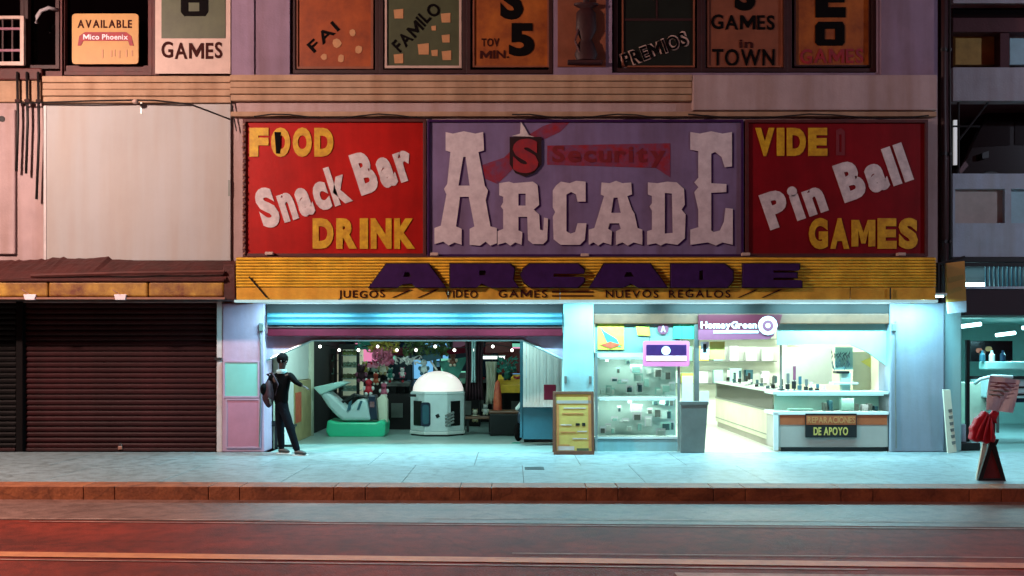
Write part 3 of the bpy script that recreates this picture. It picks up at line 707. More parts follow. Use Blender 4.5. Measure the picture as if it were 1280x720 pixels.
def rr(mbx, a, b, c, d, yy, dep, r=3):
    pts = []
    for (x_, y_, s0) in ((b - r, c + r, -90), (b - r, d - r, 0), (a + r, d - r, 90), (a + r, c + r, 180)):
        for k in range(0, 91, 30): pts.append((x_ + r * math.cos(R(s0 + k)), y_ + r * math.sin(R(s0 + k))))
    return mbx.pprism(pts, (), yy, dep)
rr(MB(), 526, 538, 503, 533, yf, .02).build('door_slot', 'navy', dmx)
rr(MB(), 528, 536, 506, 530, yf - .005, .008).build('door_glass', 'steel_teal', dmx)
MB().pprism([(544, 519), (548, 517), (550, 521), (546, 523)], (), yf, .02).build('star_mark', 'black', dmx)
for k in range(4):
    MB().pprism([(556, 519 + k * 4), (567, 514 + k * 4), (568, 516.5 + k * 4), (557, 521.5 + k * 4)], (), yf, .02).build('vent_stripe', 'steel_grey', dmx)
for sx in (-1, 1):
    p0, p1 = (octo(ro)[4], octo(ro)[5]) if sx < 0 else (octo(ro)[7], octo(ro)[6])
    def lp(t_, e=.01): return (p0[0] + (p1[0] - p0[0]) * t_ + sx * e * .7, p0[1] + (p1[1] - p0[1]) * t_ - e * .7)
    q = [lp(.25), lp(.8)]; v = [(q[0][0], q[0][1], .2), (q[1][0], q[1][1], .2), (q[1][0], q[1][1], .68), (q[0][0], q[0][1], .68)]
    v += [(x_ - sx * .02, y_ + .02, z_) for x_, y_, z_ in v]
    MB().raw(v, [(0, 1, 2, 3), (7, 6, 5, 4), (0, 4, 5, 1), (1, 5, 6, 2), (2, 6, 7, 3), (3, 7, 4, 0)]).build('side_slot', 'black', dmx)
MB().pbox(511, 520, 493, 496, yf + .08, .04).build('hinge', 'black', dmx)

# glass prize cabinet
def cabinet(label, px0, px1, py0, py1, Y, back, frame='black', shelves=3, nm='prize_cabinet', grp='machines at the back of the arcade'):
    t = thing(nm, label, 'arcade machine', (X((px0 + px1) / 2, Y), Y, 0), grp)
    x0, x1 = X(px0, Y), X(px1, Y); z1 = Z(py0, Y); z0 = Z(py1, Y); w = .06; dp = .6
    MB().box(x0, x1, Y, Y + dp, .0, z0).build('base', frame, t, bevel=.01)
    for xx in (x0, x1 - w): 
        MB().box(xx, xx + w, Y, Y + w, z0, z1 - .12).build('post', frame, t)
    MB().box(x0, x1, Y, Y + dp, z1 - .12, z1).build('header', frame, t, bevel=.01)
    MB().box(x0, x1, Y + dp - .04, Y + dp, z0, z1 - .12).build('back_panel', back, t)
    MB().box(x0 + w, x1 - w, Y + .02, Y + .025, z0, z1 - .12).build('pane', 'glass', t)
    for k in range(shelves):
        zz = z0 + (z1 - .12 - z0) * (k + .5) / shelves
        MB().box(x0 + .02, x1 - .02, Y + .1, Y + dp - .05, zz - .01, zz + .01).build('shelf', 'shelf_white', t)
        m_ = MB()
        for q in range(5):
            xx = x0 + .09 + (x1 - x0 - .18) * q / 4
            m_.ball((xx, Y + .25 + .05 * (q % 2), zz + .06), .045, .045, .05 + .02 * random.random(), 8, 6)
        m_.build('prizes', random.choice(['cream', 'garland_pink', 'sticker_yellow', 'white', 'beige']), t, smooth=True)
    return t
cabinet('glass prize cabinet with black posts and lit cream shelves', 423, 449, 430, 496, 5.0, 'lit_cream', shelves=4)
cabinet('narrow glass prize cabinet with dark posts beside the cream column', 399, 421, 436, 492, 5.3, 'lit_cream', shelves=3)
# upright video machines, dark
def upright(label, px, Y, w=.62, h=1.75, scr='navy', marq='maroon', grp='upright video machines'):
    x = X(px, Y); t = thing('video_machine', label, 'arcade machine', (x, Y, 0), grp)
    prof = [(0, 0), (.75, 0), (.75, h), (.1, h), (.0, h - .22), (.14, h - .26), (.22, h - .72), (-.1, h - .82), (-.1, h - .95), (.05, h - 1.0)]
    for sx in (-w / 2, w / 2 - .03):
        v = [(x + sx + e, Y + a, b) for e in (0, .03) for a, b in prof]; k = len(prof)
        MB().raw(v, [tuple(range(k)), tuple(range(2 * k - 1, k - 1, -1))] + [(i, (i + 1) % k, (i + 1) % k + k, i + k) for i in range(k)]).build('side_panel', 'black', t)
    def quad(nm, a, b, m, inset=.03):
        MB().raw([(x - w / 2 + inset, Y + a[0], a[1]), (x + w / 2 - inset, Y + a[0], a[1]), (x + w / 2 - inset, Y + b[0], b[1]), (x - w / 2 + inset, Y + b[0], b[1]),
                  (x - w / 2 + inset, Y + a[0] + .03, a[1]), (x + w / 2 - inset, Y + a[0] + .03, a[1]), (x + w / 2 - inset, Y + b[0] + .03, b[1]), (x - w / 2 + inset, Y + b[0] + .03, b[1])],
                 [(0, 1, 2, 3), (7, 6, 5, 4), (0, 4, 5, 1), (1, 5, 6, 2), (2, 6, 7, 3), (3, 7, 4, 0)]).build(nm, m, t)
    quad('marquee', (.02, h - .2), (.1, h - .02), marq); quad('screen', (.24, h - .70), (.16, h - .28), scr)
    quad('control_panel', (-.07, h - .84), (.2, h - .73), 'steel_grey'); quad('front_panel', (.05, 0), (.07, h - 1.0), 'room_dark')
    MB().box(x - .12, x + .12, Y + .02, Y + .05, .25, .55).build('coin_door', 'steel_grey', t)
    for k in (-.15, .12):
        MB().ball((x + k, Y + .02, h - .74), .03, n=8, k=6).build('joystick', 'red_bag', t)
    return t
upright('dark upright video machine with maroon top left of the domed booth', 496, 4.4)
upright('dark upright video machine with a blue screen just behind the domed booth', 524, 4.7, scr='screen_blue', marq='navy')
upright('dark upright video machine under the teal pennant', 566, 6.0, scr='screen_green', marq='garland_teal')
upright('dark upright video machine behind the maroon curtain', 598, 6.4, marq='maroon')
upright('black upright video machine at the right behind the yellow machine', 646, 5.2, scr='screen_blue', marq='screen_pink')
upright('tall black upright video machine behind the glass cabinets', 458, 6.2, h=2.1, scr='screen_pink', marq='sign_rose')
upright('dark upright video machine far back on the left', 410, 7.2, h=1.9, scr='screen_green', marq='steel_teal')
for l_, px_, y_, h_, sc_, mq_ in (('tall video machine with a pink screen behind the glass cabinets', 436, 7.2, 2.0, 'screen_pink', 'navy'), ('tall black video machine with a green screen left of the dark pair', 478, 6.6, 2.0, 'screen_green', 'maroon'),
    ('tall black video machine far behind the dark pair', 510, 7.0, 2.1, 'navy', 'screen_blue'), ('tall video machine with a blue screen far behind the dome', 545, 7.2, 2.1, 'screen_blue', 'maroon'),
    ('tall dark video machine between the dome and the curtain', 582, 5.2, 1.9, 'navy', 'sign_rose'), ('tall video machine with a pink lit top behind the beige cloth', 618, 7.0, 2.1, 'navy', 'screen_pink'),
    ('tall dark video machine at the far right corner of the arcade', 640, 7.4, 2.1, 'screen_green', 'maroon'), ('black video machine standing beside the cream column', 392, 5.6, 1.9, 'screen_pink', 'maroon')):
    upright(l_, px_, y_, h=h_, scr=sc_, marq=mq_)
# hanging paper garlands: many small paper leaves each
def garland(label, m, px0, px1, py0, py1, Y, nleaf, sz=.07):
    t = MB()
    for k in range(nleaf):
        px = random.uniform(px0, px1); py = random.uniform(py0, py1); yy = Y + random.uniform(-.25, .25)
        c = Vector((X(px, Y), yy, Z(py, Y))); a = Vector([random.gauss(0, 1) for _ in range(3)]).normalized(); b_ = a.orthogonal().normalized()
        s_ = sz * random.uniform(.5, 1.2); cc = a.cross(b_)
        t.raw([c - a * s_, c + b_ * s_ * .5 + cc * s_ * .2, c + a * s_, c - b_ * s_ * .5 + cc * s_ * .2], [(0, 1, 2, 3)])
    t.tube([(X(px0, Y), Y, Z(py0, Y) + .05), (X((px0 + px1) / 2, Y), Y, Z((py0 + py1) / 2, Y)), (X(px1, Y), Y, Z(py0, Y) + .05)], .01, 5)
    return tag(t.build('paper_garland', m), label, 'garland', 'paper garlands hanging in the arcade')
garland('mustard yellow paper garland hanging at the arcade entrance', 'garland_yellow', 462, 498, 424, 440, 3.6, 170)
garland('pink and white paper garland hanging over dark machines', 'garland_pink', 468, 490, 436, 455, 3.5, 110, .08)
garland('green leafy paper garland across the arcade ceiling', 'garland_green', 505, 560, 424, 444, 3.8, 240)
garland('teal paper garland beside the white column', 'garland_teal', 446, 464, 424, 436, 3.7, 70)
garland('pale teal paper garland on the right by the tube lamp', 'garland_teal', 622, 646, 448, 466, 3.9, 70)
garland('white paper garland over the dark video machines', 'white', 486, 528, 446, 455, 3.9, 60, .06)
# teal pennant, diagonal stick, ribbons
Y = 4.2
tag(MB().pprism([(548, 452), (585, 446), (570, 478), (560, 476)], (), Y, .02).build('pennant', 'garland_teal'), 'dark teal pennant hanging behind the dome', 'pennant')
tag(MB().tube([(X(535, Y), Y - .1, Z(446, Y)), (X(547, Y), Y - .1, Z(463, Y))], .02, 6).build('stick', 'white'), 'white diagonal stick hanging above the dome', 'stick')
tag(MB().pprism([(541, 440), (575, 434), (582, 431), (583, 441), (545, 445)], (), Y - .2, .03).build('ribbon', 'maroon'), 'maroon ribbon stretched towards the curtain column', 'ribbon')
tag(MB().pprism([(526, 446), (548, 436), (552, 448), (534, 452)], (), Y - .25, .06).build('balloon_fish', 'steel_teal', bevel=.02), 'pale blue balloon beside the maroon ribbon', 'balloon')
# maroon curtain column
def curtain(label, px0, px1, py0, py1, Y, m, folds=7, nm='curtain'):
    x0, x1 = X(px0, Y), X(px1, Y); z0, z1 = Z(py1, Y), Z(py0, Y); v = []; n_ = folds * 6; rows = 8
    for j in range(rows + 1):
        f = j / rows; pin = 1 - .18 * math.sin(math.pi * f)
        for i in range(n_ + 1):
            u = i / n_; xx = (x0 + x1) / 2 + (u - .5) * (x1 - x0) * pin
            v.append((xx, Y + .05 * math.cos(u * folds * 2 * math.pi) + .02 * math.sin(3 * f + u * 5), z0 + (z1 - z0) * f))
    f_ = [(j * (n_ + 1) + i, j * (n_ + 1) + i + 1, (j + 1) * (n_ + 1) + i + 1, (j + 1) * (n_ + 1) + i) for j in range(rows) for i in range(n_)]
    o = MB().raw(v, f_).build(nm, m, smooth=True); tag(o, label, 'curtain'); s_ = o.modifiers.new('s', 'SOLIDIFY'); s_.thickness = .006
    return o
curtain('maroon curtain hanging in folds right of the domed booth', 581, 605, 424, 500, 3.5, 'maroon_cloth', 6)
curtain('narrow white striped curtain hanging before the maroon one', 589, 595, 422, 478, 3.38, 'scarf', 2)
# red awning & tube lamp
Y = 4.3
t = thing('stall_awning', 'small red awning inside the arcade with a white tube lamp', 'awning', (X(622, Y), Y, Z(442, Y)))
MB().pprism([(607, 428), (640, 427), (641, 441), (606, 442)], (), Y, .3).build('cover', 'red_deep', t, bevel=.02)
t = thing('ceiling_lamp', 'bright white tube lamp hanging below the red awning inside arcade', 'lamp', (X(618, Y), Y, Z(446, Y)), 'ceiling lamps in the arcade')
MB().pbox(604, 632, 444, 445, Y - .1, .1).build('housing', 'white', t)
MB().tube([(X(604, Y), Y - .06, Z(447, Y)), (X(631, Y), Y - .06, Z(447, Y))], .03, 8).build('tube', 'tube_white', t)
# plush, figures
def plush(label, px, py, Y, m, m2, s=.1):
    c = (X(px, Y), Y, Z(py, Y)); t = thing('plush_toy', label, 'plush toy', c, 'plush toys in the arcade')
    MB().ball(c, s, s * .8, s * 1.1).build('body', m, t, smooth=True)
    MB().ball((c[0], c[1] - .02, c[2] + s * 1.6), s * .75).build('head', m, t, smooth=True)
    for sx in (-1, 1):
        MB().ball((c[0] + sx * s * .55, c[1], c[2] + s * 2.25), s * .28).build('ear', m2, t, smooth=True)
        MB().ball((c[0] + sx * s * .95, c[1] - s * .3, c[2] + s * .3), s * .35, s * .35, s * .5).build('arm', m2, t, smooth=True)
        MB().ball((c[0] + sx * s * .5, c[1] - s * .5, c[2] - s * .9), s * .4).build('leg', m2, t, smooth=True)
    return t
plush('red and white plush toy hanging over the green ride', 461, 487, 3.4, 'red_bag', 'white', .09)
plush('pink plush toy hanging left of the dark machines', 480, 490, 3.7, 'garland_pink', 'white', .08)
plush('dark maroon plush toy hanging below pink garland', 452, 470, 4.0, 'maroon_cloth', 'sign_rose', .1)
plush('cream plush toy hanging high beside the garland', 479, 462, 4.1, 'cream', 'beige', .09)
plush('teal plush toy hanging above the dome', 530, 462, 4.0, 'ride_white', 'steel_teal', .09)
for l_, px_, py_, y_, m1_, m2_, s_ in (('orange plush toy hanging above the green ride', 470, 476, 4.3, 'orange', 'cream', .07), ('mint plush toy hanging beside the dark machines', 488, 470, 4.3, 'garland_teal', 'white', .07),
    ('yellow plush toy hanging at the far left of the row', 456, 463, 4.4, 'garland_yellow', 'cream', .08), ('white plush toy hanging in front of the black machines', 503, 468, 4.2, 'white', 'garland_pink', .06),
    ('rose plush toy hanging left of the maroon curtain', 574, 488, 4.4, 'garland_pink', 'white', .08), ('brown plush toy hanging high beside the curtain', 566, 452, 4.2, 'wood_brown', 'cream', .08),
    ('teal plush toy under the red awning', 634, 470, 4.5, 'garland_teal', 'navy', .09), ('red plush toy sitting on the yellow pinball table', 646, 483, 4.6, 'red_bag', 'orange', .09),
    ('small white plush toy at the foot of the curtain', 607, 514, 3.8, 'white', 'cream', .06)):
    plush(l_, px_, py_, y_, m1_, m2_, s_)
random.seed(21)
bl_ = thing('added_bulb_string', 'added string of small glowing bulbs for highlights in the arcade hall', 'string lights', (X(520, 3.4), 3.4, 2.2))  # bulbs added as points of light among the machines
bp2 = [(X(400 + 24 * i, 3.4), 3.4, Z(430 + 6 * math.sin(i * 1.05) ** 2, 3.4)) for i in range(11)]
MB().tube(bp2, .008, 5).build('cord', 'cable', bl_)
for p_ in bp2: MB().ball((p_[0], p_[1], p_[2] - .05), .03, n=8, k=6).build('bulb', 'bulb_glow', bl_, smooth=True)
plush('pale small plush toy on the floor by the curtain', 594, 522, 3.6, 'cream', 'beige', .07)
# beige standing figure prop, folded orange parasol, yellow pinball table
t = curtain('beige cloth hanging beside the folded orange parasol', 607, 621, 452, 505, 3.9, 'cream', 3)
Y = 3.3
t = thing('folded_parasol', 'folded orange parasol standing among the machines at right', 'parasol', (X(624, Y), Y, 0))
cx_, zz0, zz1 = X(622, Y), Z(520, Y), Z(478, Y)
MB().lathe((cx_, Y, 0), [(.05, zz0), (.09, zz0 + .1), (.085, (zz0 + zz1) / 2), (.05, zz1), (.001, zz1 + .05)], 10).build('canopy', 'orange', t)
MB().tube([(cx_, Y, 0), (cx_, Y, zz1)], .015, 6).build('pole', 'wood_brown', t)
MB().lathe((cx_, Y, 0), [(.001, .05), (.15, .05), (.18, .0)], 14).build('foot', 'black', t)
Y = 4.0
t = thing('pinball_table', 'yellow and orange pinball table on dark legs at right', 'arcade machine', (X(636, Y), Y, 0))
x0, x1 = X(622, Y), X(654, Y)
MB().raw([(x0, Y, .78), (x1, Y, .78), (x1, Y + 1, .95), (x0, Y + 1, .95), (x0, Y, .95), (x1, Y, .95), (x1, Y + 1, 1.15), (x0, Y + 1, 1.15)], [(0, 1, 2, 3), (7, 6, 5, 4), (0, 4, 5, 1), (1, 5, 6, 2), (2, 6, 7, 3), (3, 7, 4, 0)]).build('cabinet', 'yellow_paint', t, bevel=.02)
MB().box(x0, x1, Y + .9, Y + 1.05, 1.16, 1.7).build('backbox', 'red_deep', t, bevel=.02)
for a, b_ in ((x0, Y), (x1 - .05, Y), (x0, Y + .95), (x1 - .05, Y + .95)): MB().box(a, a + .05, b_, b_ + .05, 0, .8).build('leg', 'black', t)
# low dark chest behind table
Y = 2.9
t = thing('toy_chest', 'low dark chest behind the grey table', 'chest', (X(632, Y), Y, 0))
MB().pbox(612, 652, 517, 544, Y, .5).build('box', 'black', t, bevel=.02)
MB().pbox(611, 653, 514, 517, Y - .02, .54).build('lid', 'wood_brown', t, bevel=.01)
t = thing('bench', 'low wooden bench beside the domed booth', 'bench', (X(597, 3.1), 3.1, 0))
MB().pbox(581, 616, 521, 524, 3.1, .3).build('seat', 'wood_brown', t, bevel=.01)
for a in (583, 611): MB().pbox(a, a + 3, 524, 540, 3.15, .2).build('leg', 'black', t)

# fluted white panel on the right of the entrance
t = thing('folding_screen', 'bright white fluted folding screen at the right of the entrance', 'folding screen', (X(682, .8), .8, 0))
Y = .75
for k in range(12):
    a = 654 + k * 4.2; topy = 425 + max(0, (a - 654)) * .42 * 1.0
    MB().pprism([(a, topy), (a + 4.0, topy + 1.7), (a + 4.0, 509), (a, 509)], (), Y + .02 * (k % 2) + (11 - k) * .02, .03).build('panel', 'white', t, bevel=.006)
MB().pbox(653, 706, 509, 549, 1.0, .04).build('base_board', 'steel_teal', t)
MB().pbox(650, 654, 424, 547, 1.0, .06).build('post', 'steel_teal', t)
# grey table / cabinet with things
Y = 1.6
t = thing('side_table', 'grey metal counter with rounded corner right of the rides', 'counter', (X(666, Y), Y, 0))
MB().pprism([(645, 512), (649, 507), (692, 507), (692, 546), (655, 546), (653, 518)], (), Y, .5).build('body', 'table_grey', t, bevel=.02)
MB().pprism([(644, 512), (650, 505), (693, 505), (693, 508), (651, 508.5), (647, 513)], (), Y - .03, .58).build('top', 'white', t, bevel=.006)
MB().pbox(655, 692, 546, 555, Y + .06, .4).build('plinth', 'black', t)
Y = 1.5
t = thing('coat_rack_bag', 'dark cloth bundle with a teal scarf leaning on the grey counter', 'bag', (X(649, Y), Y, 0))
MB().ball((X(648, Y), Y, Z(540, Y)), .08, .1, .17).build('sack', 'dark_cloth', t, smooth=True)
MB().ball((X(645, Y), Y - .03, Z(555, Y)), .1, .1, .04).build('scarf', 'garland_teal', t, smooth=True)
MB().ball((X(650, Y), Y, Z(522, Y)), .05, .08, .12).build('neck', 'navy', t, smooth=True)
tag(MB().pbox(680, 695, 481, 500, .55, .12).build('box', 'maroon', bevel=.01), 'small maroon box behind the menu board', 'box')
# menu board (A-frame)
Y = -.42
t = thing('menu_board', 'yellow menu A-board in a brown wooden frame on the pavement', 'menu board', (X(718, Y), Y + .15, 0))
def aboard(par, px0, px1, py0, py1, Y, dep, fw, mface, mframe):
    x0, x1, z1 = X(px0, Y), X(px1, Y), Z(py0, Y); w = fw * .0128; tl = .14
    f = MB().prism([(x0, .0), (x1, .0), (x1, z1), (x0, z1)], [[(x0 + w, w + .02), (x1 - w, w + .02), (x1 - w, z1 - w), (x0 + w, z1 - w)]], Y, Y + .035)
    sh = lambda p: (p.x, p.y + (p.z / z1) * tl, p.z)
    f.xform(sh).build('frame', mframe, par, bevel=.004)
    MB().box(x0 + w, x1 - w, Y + .012, Y + .03, w + .02, z1 - w).xform(sh).build('panel', mface, par)
    b_ = MB().prism([(x0, .0), (x1, .0), (x1, z1), (x0, z1)], [[(x0 + w, w + .02), (x1 - w, w + .02), (x1 - w, z1 - w), (x0 + w, z1 - w)]], Y + .42, Y + .455)
    b_.xform(lambda p: (p.x, p.y - (p.z / z1) * .2, p.z)).build('back_frame', mframe, par)
    return sh
sh = aboard(t, 692, 743, 490, 568, Y, 0, 3.2, 'menu_yellow', 'wood_brown')
def mstrip(a, b, c, d, m, nm='print'): MB().box(X(a, Y), X(b, Y), Y + .006, Y + .0115, Z(d, Y), Z(c, Y)).xform(sh).build(nm, m, t)
mstrip(696, 740, 501, 505, 'counter_panel'); mstrip(696, 699, 506, 564, 'menu_orange'); mstrip(736, 739.5, 495, 560, 'menu_orange')
for k, (a, b, c) in enumerate(((705, 733, 510), (703, 730, 517), (701, 715, 531), (701, 720, 540), (716, 734, 548), (698, 712, 556), (722, 734, 539))): mstrip(a, b, c, c + 1.3, 'menu_orange' if k % 2 else 'recess_beige')
mstrip(720, 725, 529.5, 532.5, 'black'); mstrip(728, 732, 529, 533, 'black'); mstrip(721, 736, 560.5, 563.5, 'poster_green'); mstrip(697, 718, 558, 563, 'recess_beige')

# ================================================================== PHONE SHOP (right opening)
MB().box(X(742), X(1112), .02, .3, Z(392), Z(380)).build('header', 'black', arc)  # dark strip standing in for shade in the recess
shop = thing('phone_shop', 'bright white phone shop interior behind the right shopfront', 'shop', (X(925, 3), 3, 0)); shop['kind'] = 'structure'
sx0, sx1 = 1.33, X(1112)
MB().box(sx0, sx1 + .05, .0, 6, -.06, .0).build('floor', 'shop_floor', shop)
MB().box(sx0, sx0 + .06, .5, 6, 0, 2.85).build('wall', 'shop_wall', shop)
MB().box(sx1 + .02, sx1 + .1, .5, 6, 0, 2.85).build('wall', 'cream', shop)
MB().box(sx0, sx1 + .1, 6, 6.1, 0, 2.85).build('back_wall', 'shop_wall', shop)
MB().box(sx0, sx1 + .1, .3, 6.1, 2.85, 2.9).build('ceiling', 'shop_wall', shop)
MB().pprism([(972, 404), (1112, 404), (1112, 460), (1085, 440), (1064, 431), (972, 431)], (), .14, .06).build('arch_board', 'panel_aqua', shop)
MB().pbox(742, 1112, 392, 405, .0, .14).build('shutter_roll', 'wood_brown', shop, bevel=.02)
for i, (x_, y_) in enumerate(((2.4, 1.6), (4.7, .95), (3.4, 4.0), (5.3, 4.2))):
    t = thing('ceiling_lamp', 'ceiling tube lamp inside the phone shop ' + ('above the glass display window', 'above the repair counter', 'above the middle of the shop', 'at the back of the shop')[i], 'lamp', (x_, y_, 2.85), 'ceiling lamps in the phone shop')
    MB().box(x_ - .6, x_ + .6, y_ - .06, y_ + .06, 2.8, 2.849).build('housing', 'white', t)
    MB().tube([(x_ - .56, y_, 2.78), (x_ + .56, y_, 2.78)], .016, 8).build('tube', 'tube_dim', t)
    area('tube_light', (x_, y_, 2.74), 1.1, .1, 100, PALE, parent=t)
# display window
dw = thing('display_window', 'tall glass display window of small phones beside the middle pier', 'display window', (X(797, .05), .05, 0))
Y = .06
MB().pbox(744, 850, 441, 447, Y, .45).build('top_panel', 'shelf_white', dw)
MB().pbox(744, 850, 404, 441, Y + .02, .03).build('header_panel', 'header_grey', dw)
MB().box(X(744, Y), X(850, Y), Y + .42, Y + .45, Z(548, Y), Z(447, Y)).build('back_panel', 'shelf_white', dw)
for b_ in (448.5, 500):  # tubes and lights added to brighten the display back
    MB().tube([(X(750, Y), Y + .06, Z(b_, Y)), (X(844, Y), Y + .06, Z(b_, Y))], .008, 6).build('tube', 'tube_dim', dw)
    area('display_fill', (X(797, Y), Y + .08, Z(b_ + 1.2, Y)), 1.2, .03, 7, PALE, rot=(R(18), 0, 0), parent=dw)
MB().pbox(744, 850, 549, 566, Y, .45).build('plinth', 'pier_teal', dw, bevel=.01)
for a in (744, 847): MB().pbox(a, a + 3, 441, 566, Y - .02, .02).build('stile', 'aluminium', dw)
for b_ in (496, 546): MB().pbox(747, 847, b_, b_ + 2.5, Y - .012, .4).build('shelf', 'white', dw)
MB().pbox(747, 847, 447, 496, Y - .006, .004).build('pane', 'glass', dw); MB().pbox(747, 847, 498, 546, Y - .006, .004).build('pane', 'glass', dw)
gx = [(760, 452, 3, 2), (755, 493, 5, 6), (762, 492, 5, 8), (768, 493, 4, 6), (771, 477, 6, 3), (780, 480, 8, 3), (783, 478, 6, 2), (797, 467, 10, 8), (800, 476, 8, 7), (802, 490, 5, 9), (812, 484, 6, 10), (822, 458, 5, 5), (829, 457, 5, 7), (836, 457, 5, 7), (843, 458, 4, 6),
      (825, 472, 7, 9), (833, 476, 7, 9), (839, 474, 6, 9), (836, 490, 9, 8), (828, 494, 8, 6), (843, 489, 5, 9), (775, 466, 3, 5), (788, 455, 4, 4), (815, 468, 5, 5), (748, 466, 2, 5), (790, 492, 6, 6)]
random.seed(3)
ph = None; grp_i = 0
for dy in (0, 50):
    for (a, b_, w, h) in gx:
        grp_i += 1; yy = Y + .2 + random.uniform(-.1, .12); bb = b_ + dy + random.uniform(-1, 1); aa = a + random.uniform(-.8, .8)
        m_ = random.choice(['phone_dark', 'phone_dark', 'white', 'white', 'steel_grey', 'panel_aqua', 'panel_aqua', 'white', 'shelf_white'])
        bot_z = Z(bb, Y); 
        o = MB().box(X(aa - w / 2, Y), X(aa + w / 2, Y), yy, yy + .02, bot_z, bot_z + h * .0132).build('phone', m_, bevel=.004)
        tag(o, 'small %s phone on the %s half of the glass display window, %s from the left' % ({'phone_dark': 'dark', 'white': 'white', 'steel_grey': 'grey', 'panel_aqua': 'aqua', 'shelf_white': 'pale'}[m_], 'upper' if dy == 0 else 'lower', ORD[sorted(range(len(gx)), key=lambda q: gx[q][0]).index(gx.index((a, b_, w, h)))]), 'phone', 'phones in the ' + ('upper' if dy == 0 else 'lower') + ' half of the display window')
        MB().box(X(aa - w * .75, Y), X(aa + w * .75, Y), yy + .0215, yy + .025, bot_z - .002, bot_z + (h + 2.5) * .0132).build('card', random.choice(['shelf_white', 'white', 'leaflet', 'panel_aqua']), o)
        MB().box(X(aa, Y) - .004, X(aa, Y) + .004, yy + .0255, Y + .418, bot_z + .01, bot_z + .018).build('hook', 'chrome', o)
def sticker(label, m, pts, Y=.055, dep=.012, nm='sticker'):
    return tag(MB().pprism(pts, (), Y, dep).build(nm, m), label, 'sticker')
st = thing('window_poster', 'lime yellow poster at the top left of the display window', 'poster', (X(762, .05), .05, Z(440)))
MB().pbox(747, 780, 404, 437, .06, .012).build('sheet', 'sticker_lime', st)
MB().pprism([(750, 408), (755, 414), (771, 424), (776, 434), (760, 430)], (), .052, .006).build('leaf_print', 'sticker_green', st)
MB().pprism([(750, 431), (763, 427), (777, 431), (763, 436)], (), .05, .006).build('swoosh_print', 'orange', st)
sticker('small lime sticker in the middle of the display header', 'sticker_lime', [(795, 408), (812, 409), (813, 420), (797, 419)])
sticker('green rectangular sticker at the right of the display header', 'sticker_green', [(842, 404), (868, 405), (868, 424), (842, 423)])
sk = thing('round_sticker', 'round rose sticker with a white mark on the display header', 'sticker', (X(829, .05), .05, Z(410)))
rr(MB(), 822, 836, 404, 418, .05, .01, 6.9).build('disc', 'sign_rose', sk)
word('A', 826, 832, 407, 415, .05, 'white', sk, .006, .03)
Y = -.03
pk = thing('lit_window_sign', 'pink edged hanging sign with purple panel and white mark', 'sign', (X(833, Y), Y, Z(457, Y)))
rr(MB(), 804, 862, 426, 458, Y, .05, 3).build('box', 'lit_pink', pk)
MB().pbox(808, 858, 431, 444, Y - .008, .008).build('panel', 'letter_purple', pk)
MB().pbox(808, 858, 445, 451, Y - .008, .008).build('stripe', 'lit_white', pk)
rr(MB(), 827, 838, 433, 443.5, Y - .014, .006, 5).build('mark', 'lit_white', pk)
for a in (812, 853): MB().tube([(X(a, Y), Y + .02, Z(427, Y)), (X(a, Y), Y + .02, Z(405, Y))], .004, 5).build('hanging_wire', 'chrome', pk)
# mullion, bin, papers
mu = MB().pbox(868, 874, 400, 566, .02, .1).build('mullion', 'steel_grey', arc, bevel=.006)
bn = thing('grey_bin', 'tall grey metal bin standing between display window and shop door', 'bin', (X(867, -.02), -.1, 0))
MB().pprism([(851, 505), (885, 505), (881, 566), (851, 566)], (), -.16, .15).build('body', 'steel_grey', bn, bevel=.012)
MB().pprism([(850, 502), (886, 502), (886, 506), (850, 506)], (), -.17, .17).build('lid', 'steel_grey', bn, bevel=.008)
tag(MB().pbox(853, 866, 470, 505, .0, .012).build('paper_notice', 'leaflet'), 'white paper notice on the glass above the grey bin', 'notice')
tag(MB().pbox(875, 886, 489, 504, -.0, .012).build('paper_notice', 'leaflet'), 'small white paper notice right of the mullion', 'notice')
MB().pbox(851, 867, 405, 505, .06, .01).build('side_pane', 'glass', arc)
# brand plate
bp_ = thing('shop_sign', 'maroon and rose plate reading HomeyGreen with a round logo', 'sign', (X(922, -.06), -.06, Z(426)))
Y = -.06
MB().pprism([(873, 393), (978, 393), (972, 412), (873, 412)], (), Y, .05).build('upper_panel', 'sign_maroon', bp_)
MB().pprism([(873, 412), (970, 412), (967, 420), (960, 424), (873, 425)], (), Y, .05).build('lower_panel', 'sign_rose', bp_)
word('HomeyGreen', 876, 946, 402, 410.5, Y, 'leaflet', bp_, .01, .03, gap=.05)
MB().pbox(892, 948, 413.5, 416.5, Y - .01, .01).build('stripe', 'leaflet', bp_)
rr(MB(), 948, 972, 395, 419, Y - .02, .02, 11.9).build('logo_disc', 'leaflet', bp_)
rr(MB(), 953, 967, 400, 414, Y - .026, .006, 6.9).build('logo_ring', 'sign_rose', bp_)
rr(MB(), 957, 963, 404, 410, Y - .031, .005, 2.9).build('logo_dot', 'leaflet', bp_)
tag(MB().pbox(876, 886, 427, 449, .03, .01).build('paper_notice', 'leaflet'), 'tall white notice with dark print under the maroon plate', 'notice')
tag(MB().pbox(887, 906, 427, 449, .035, .01).build('sticker', 'sticker_yellow'), 'yellow sticker hanging beneath the maroon plate', 'sticker')
MB().pbox(879, 883, 430, 440, .022, .006).build('print', 'black', bpy.data.objects['paper_notice.002'])

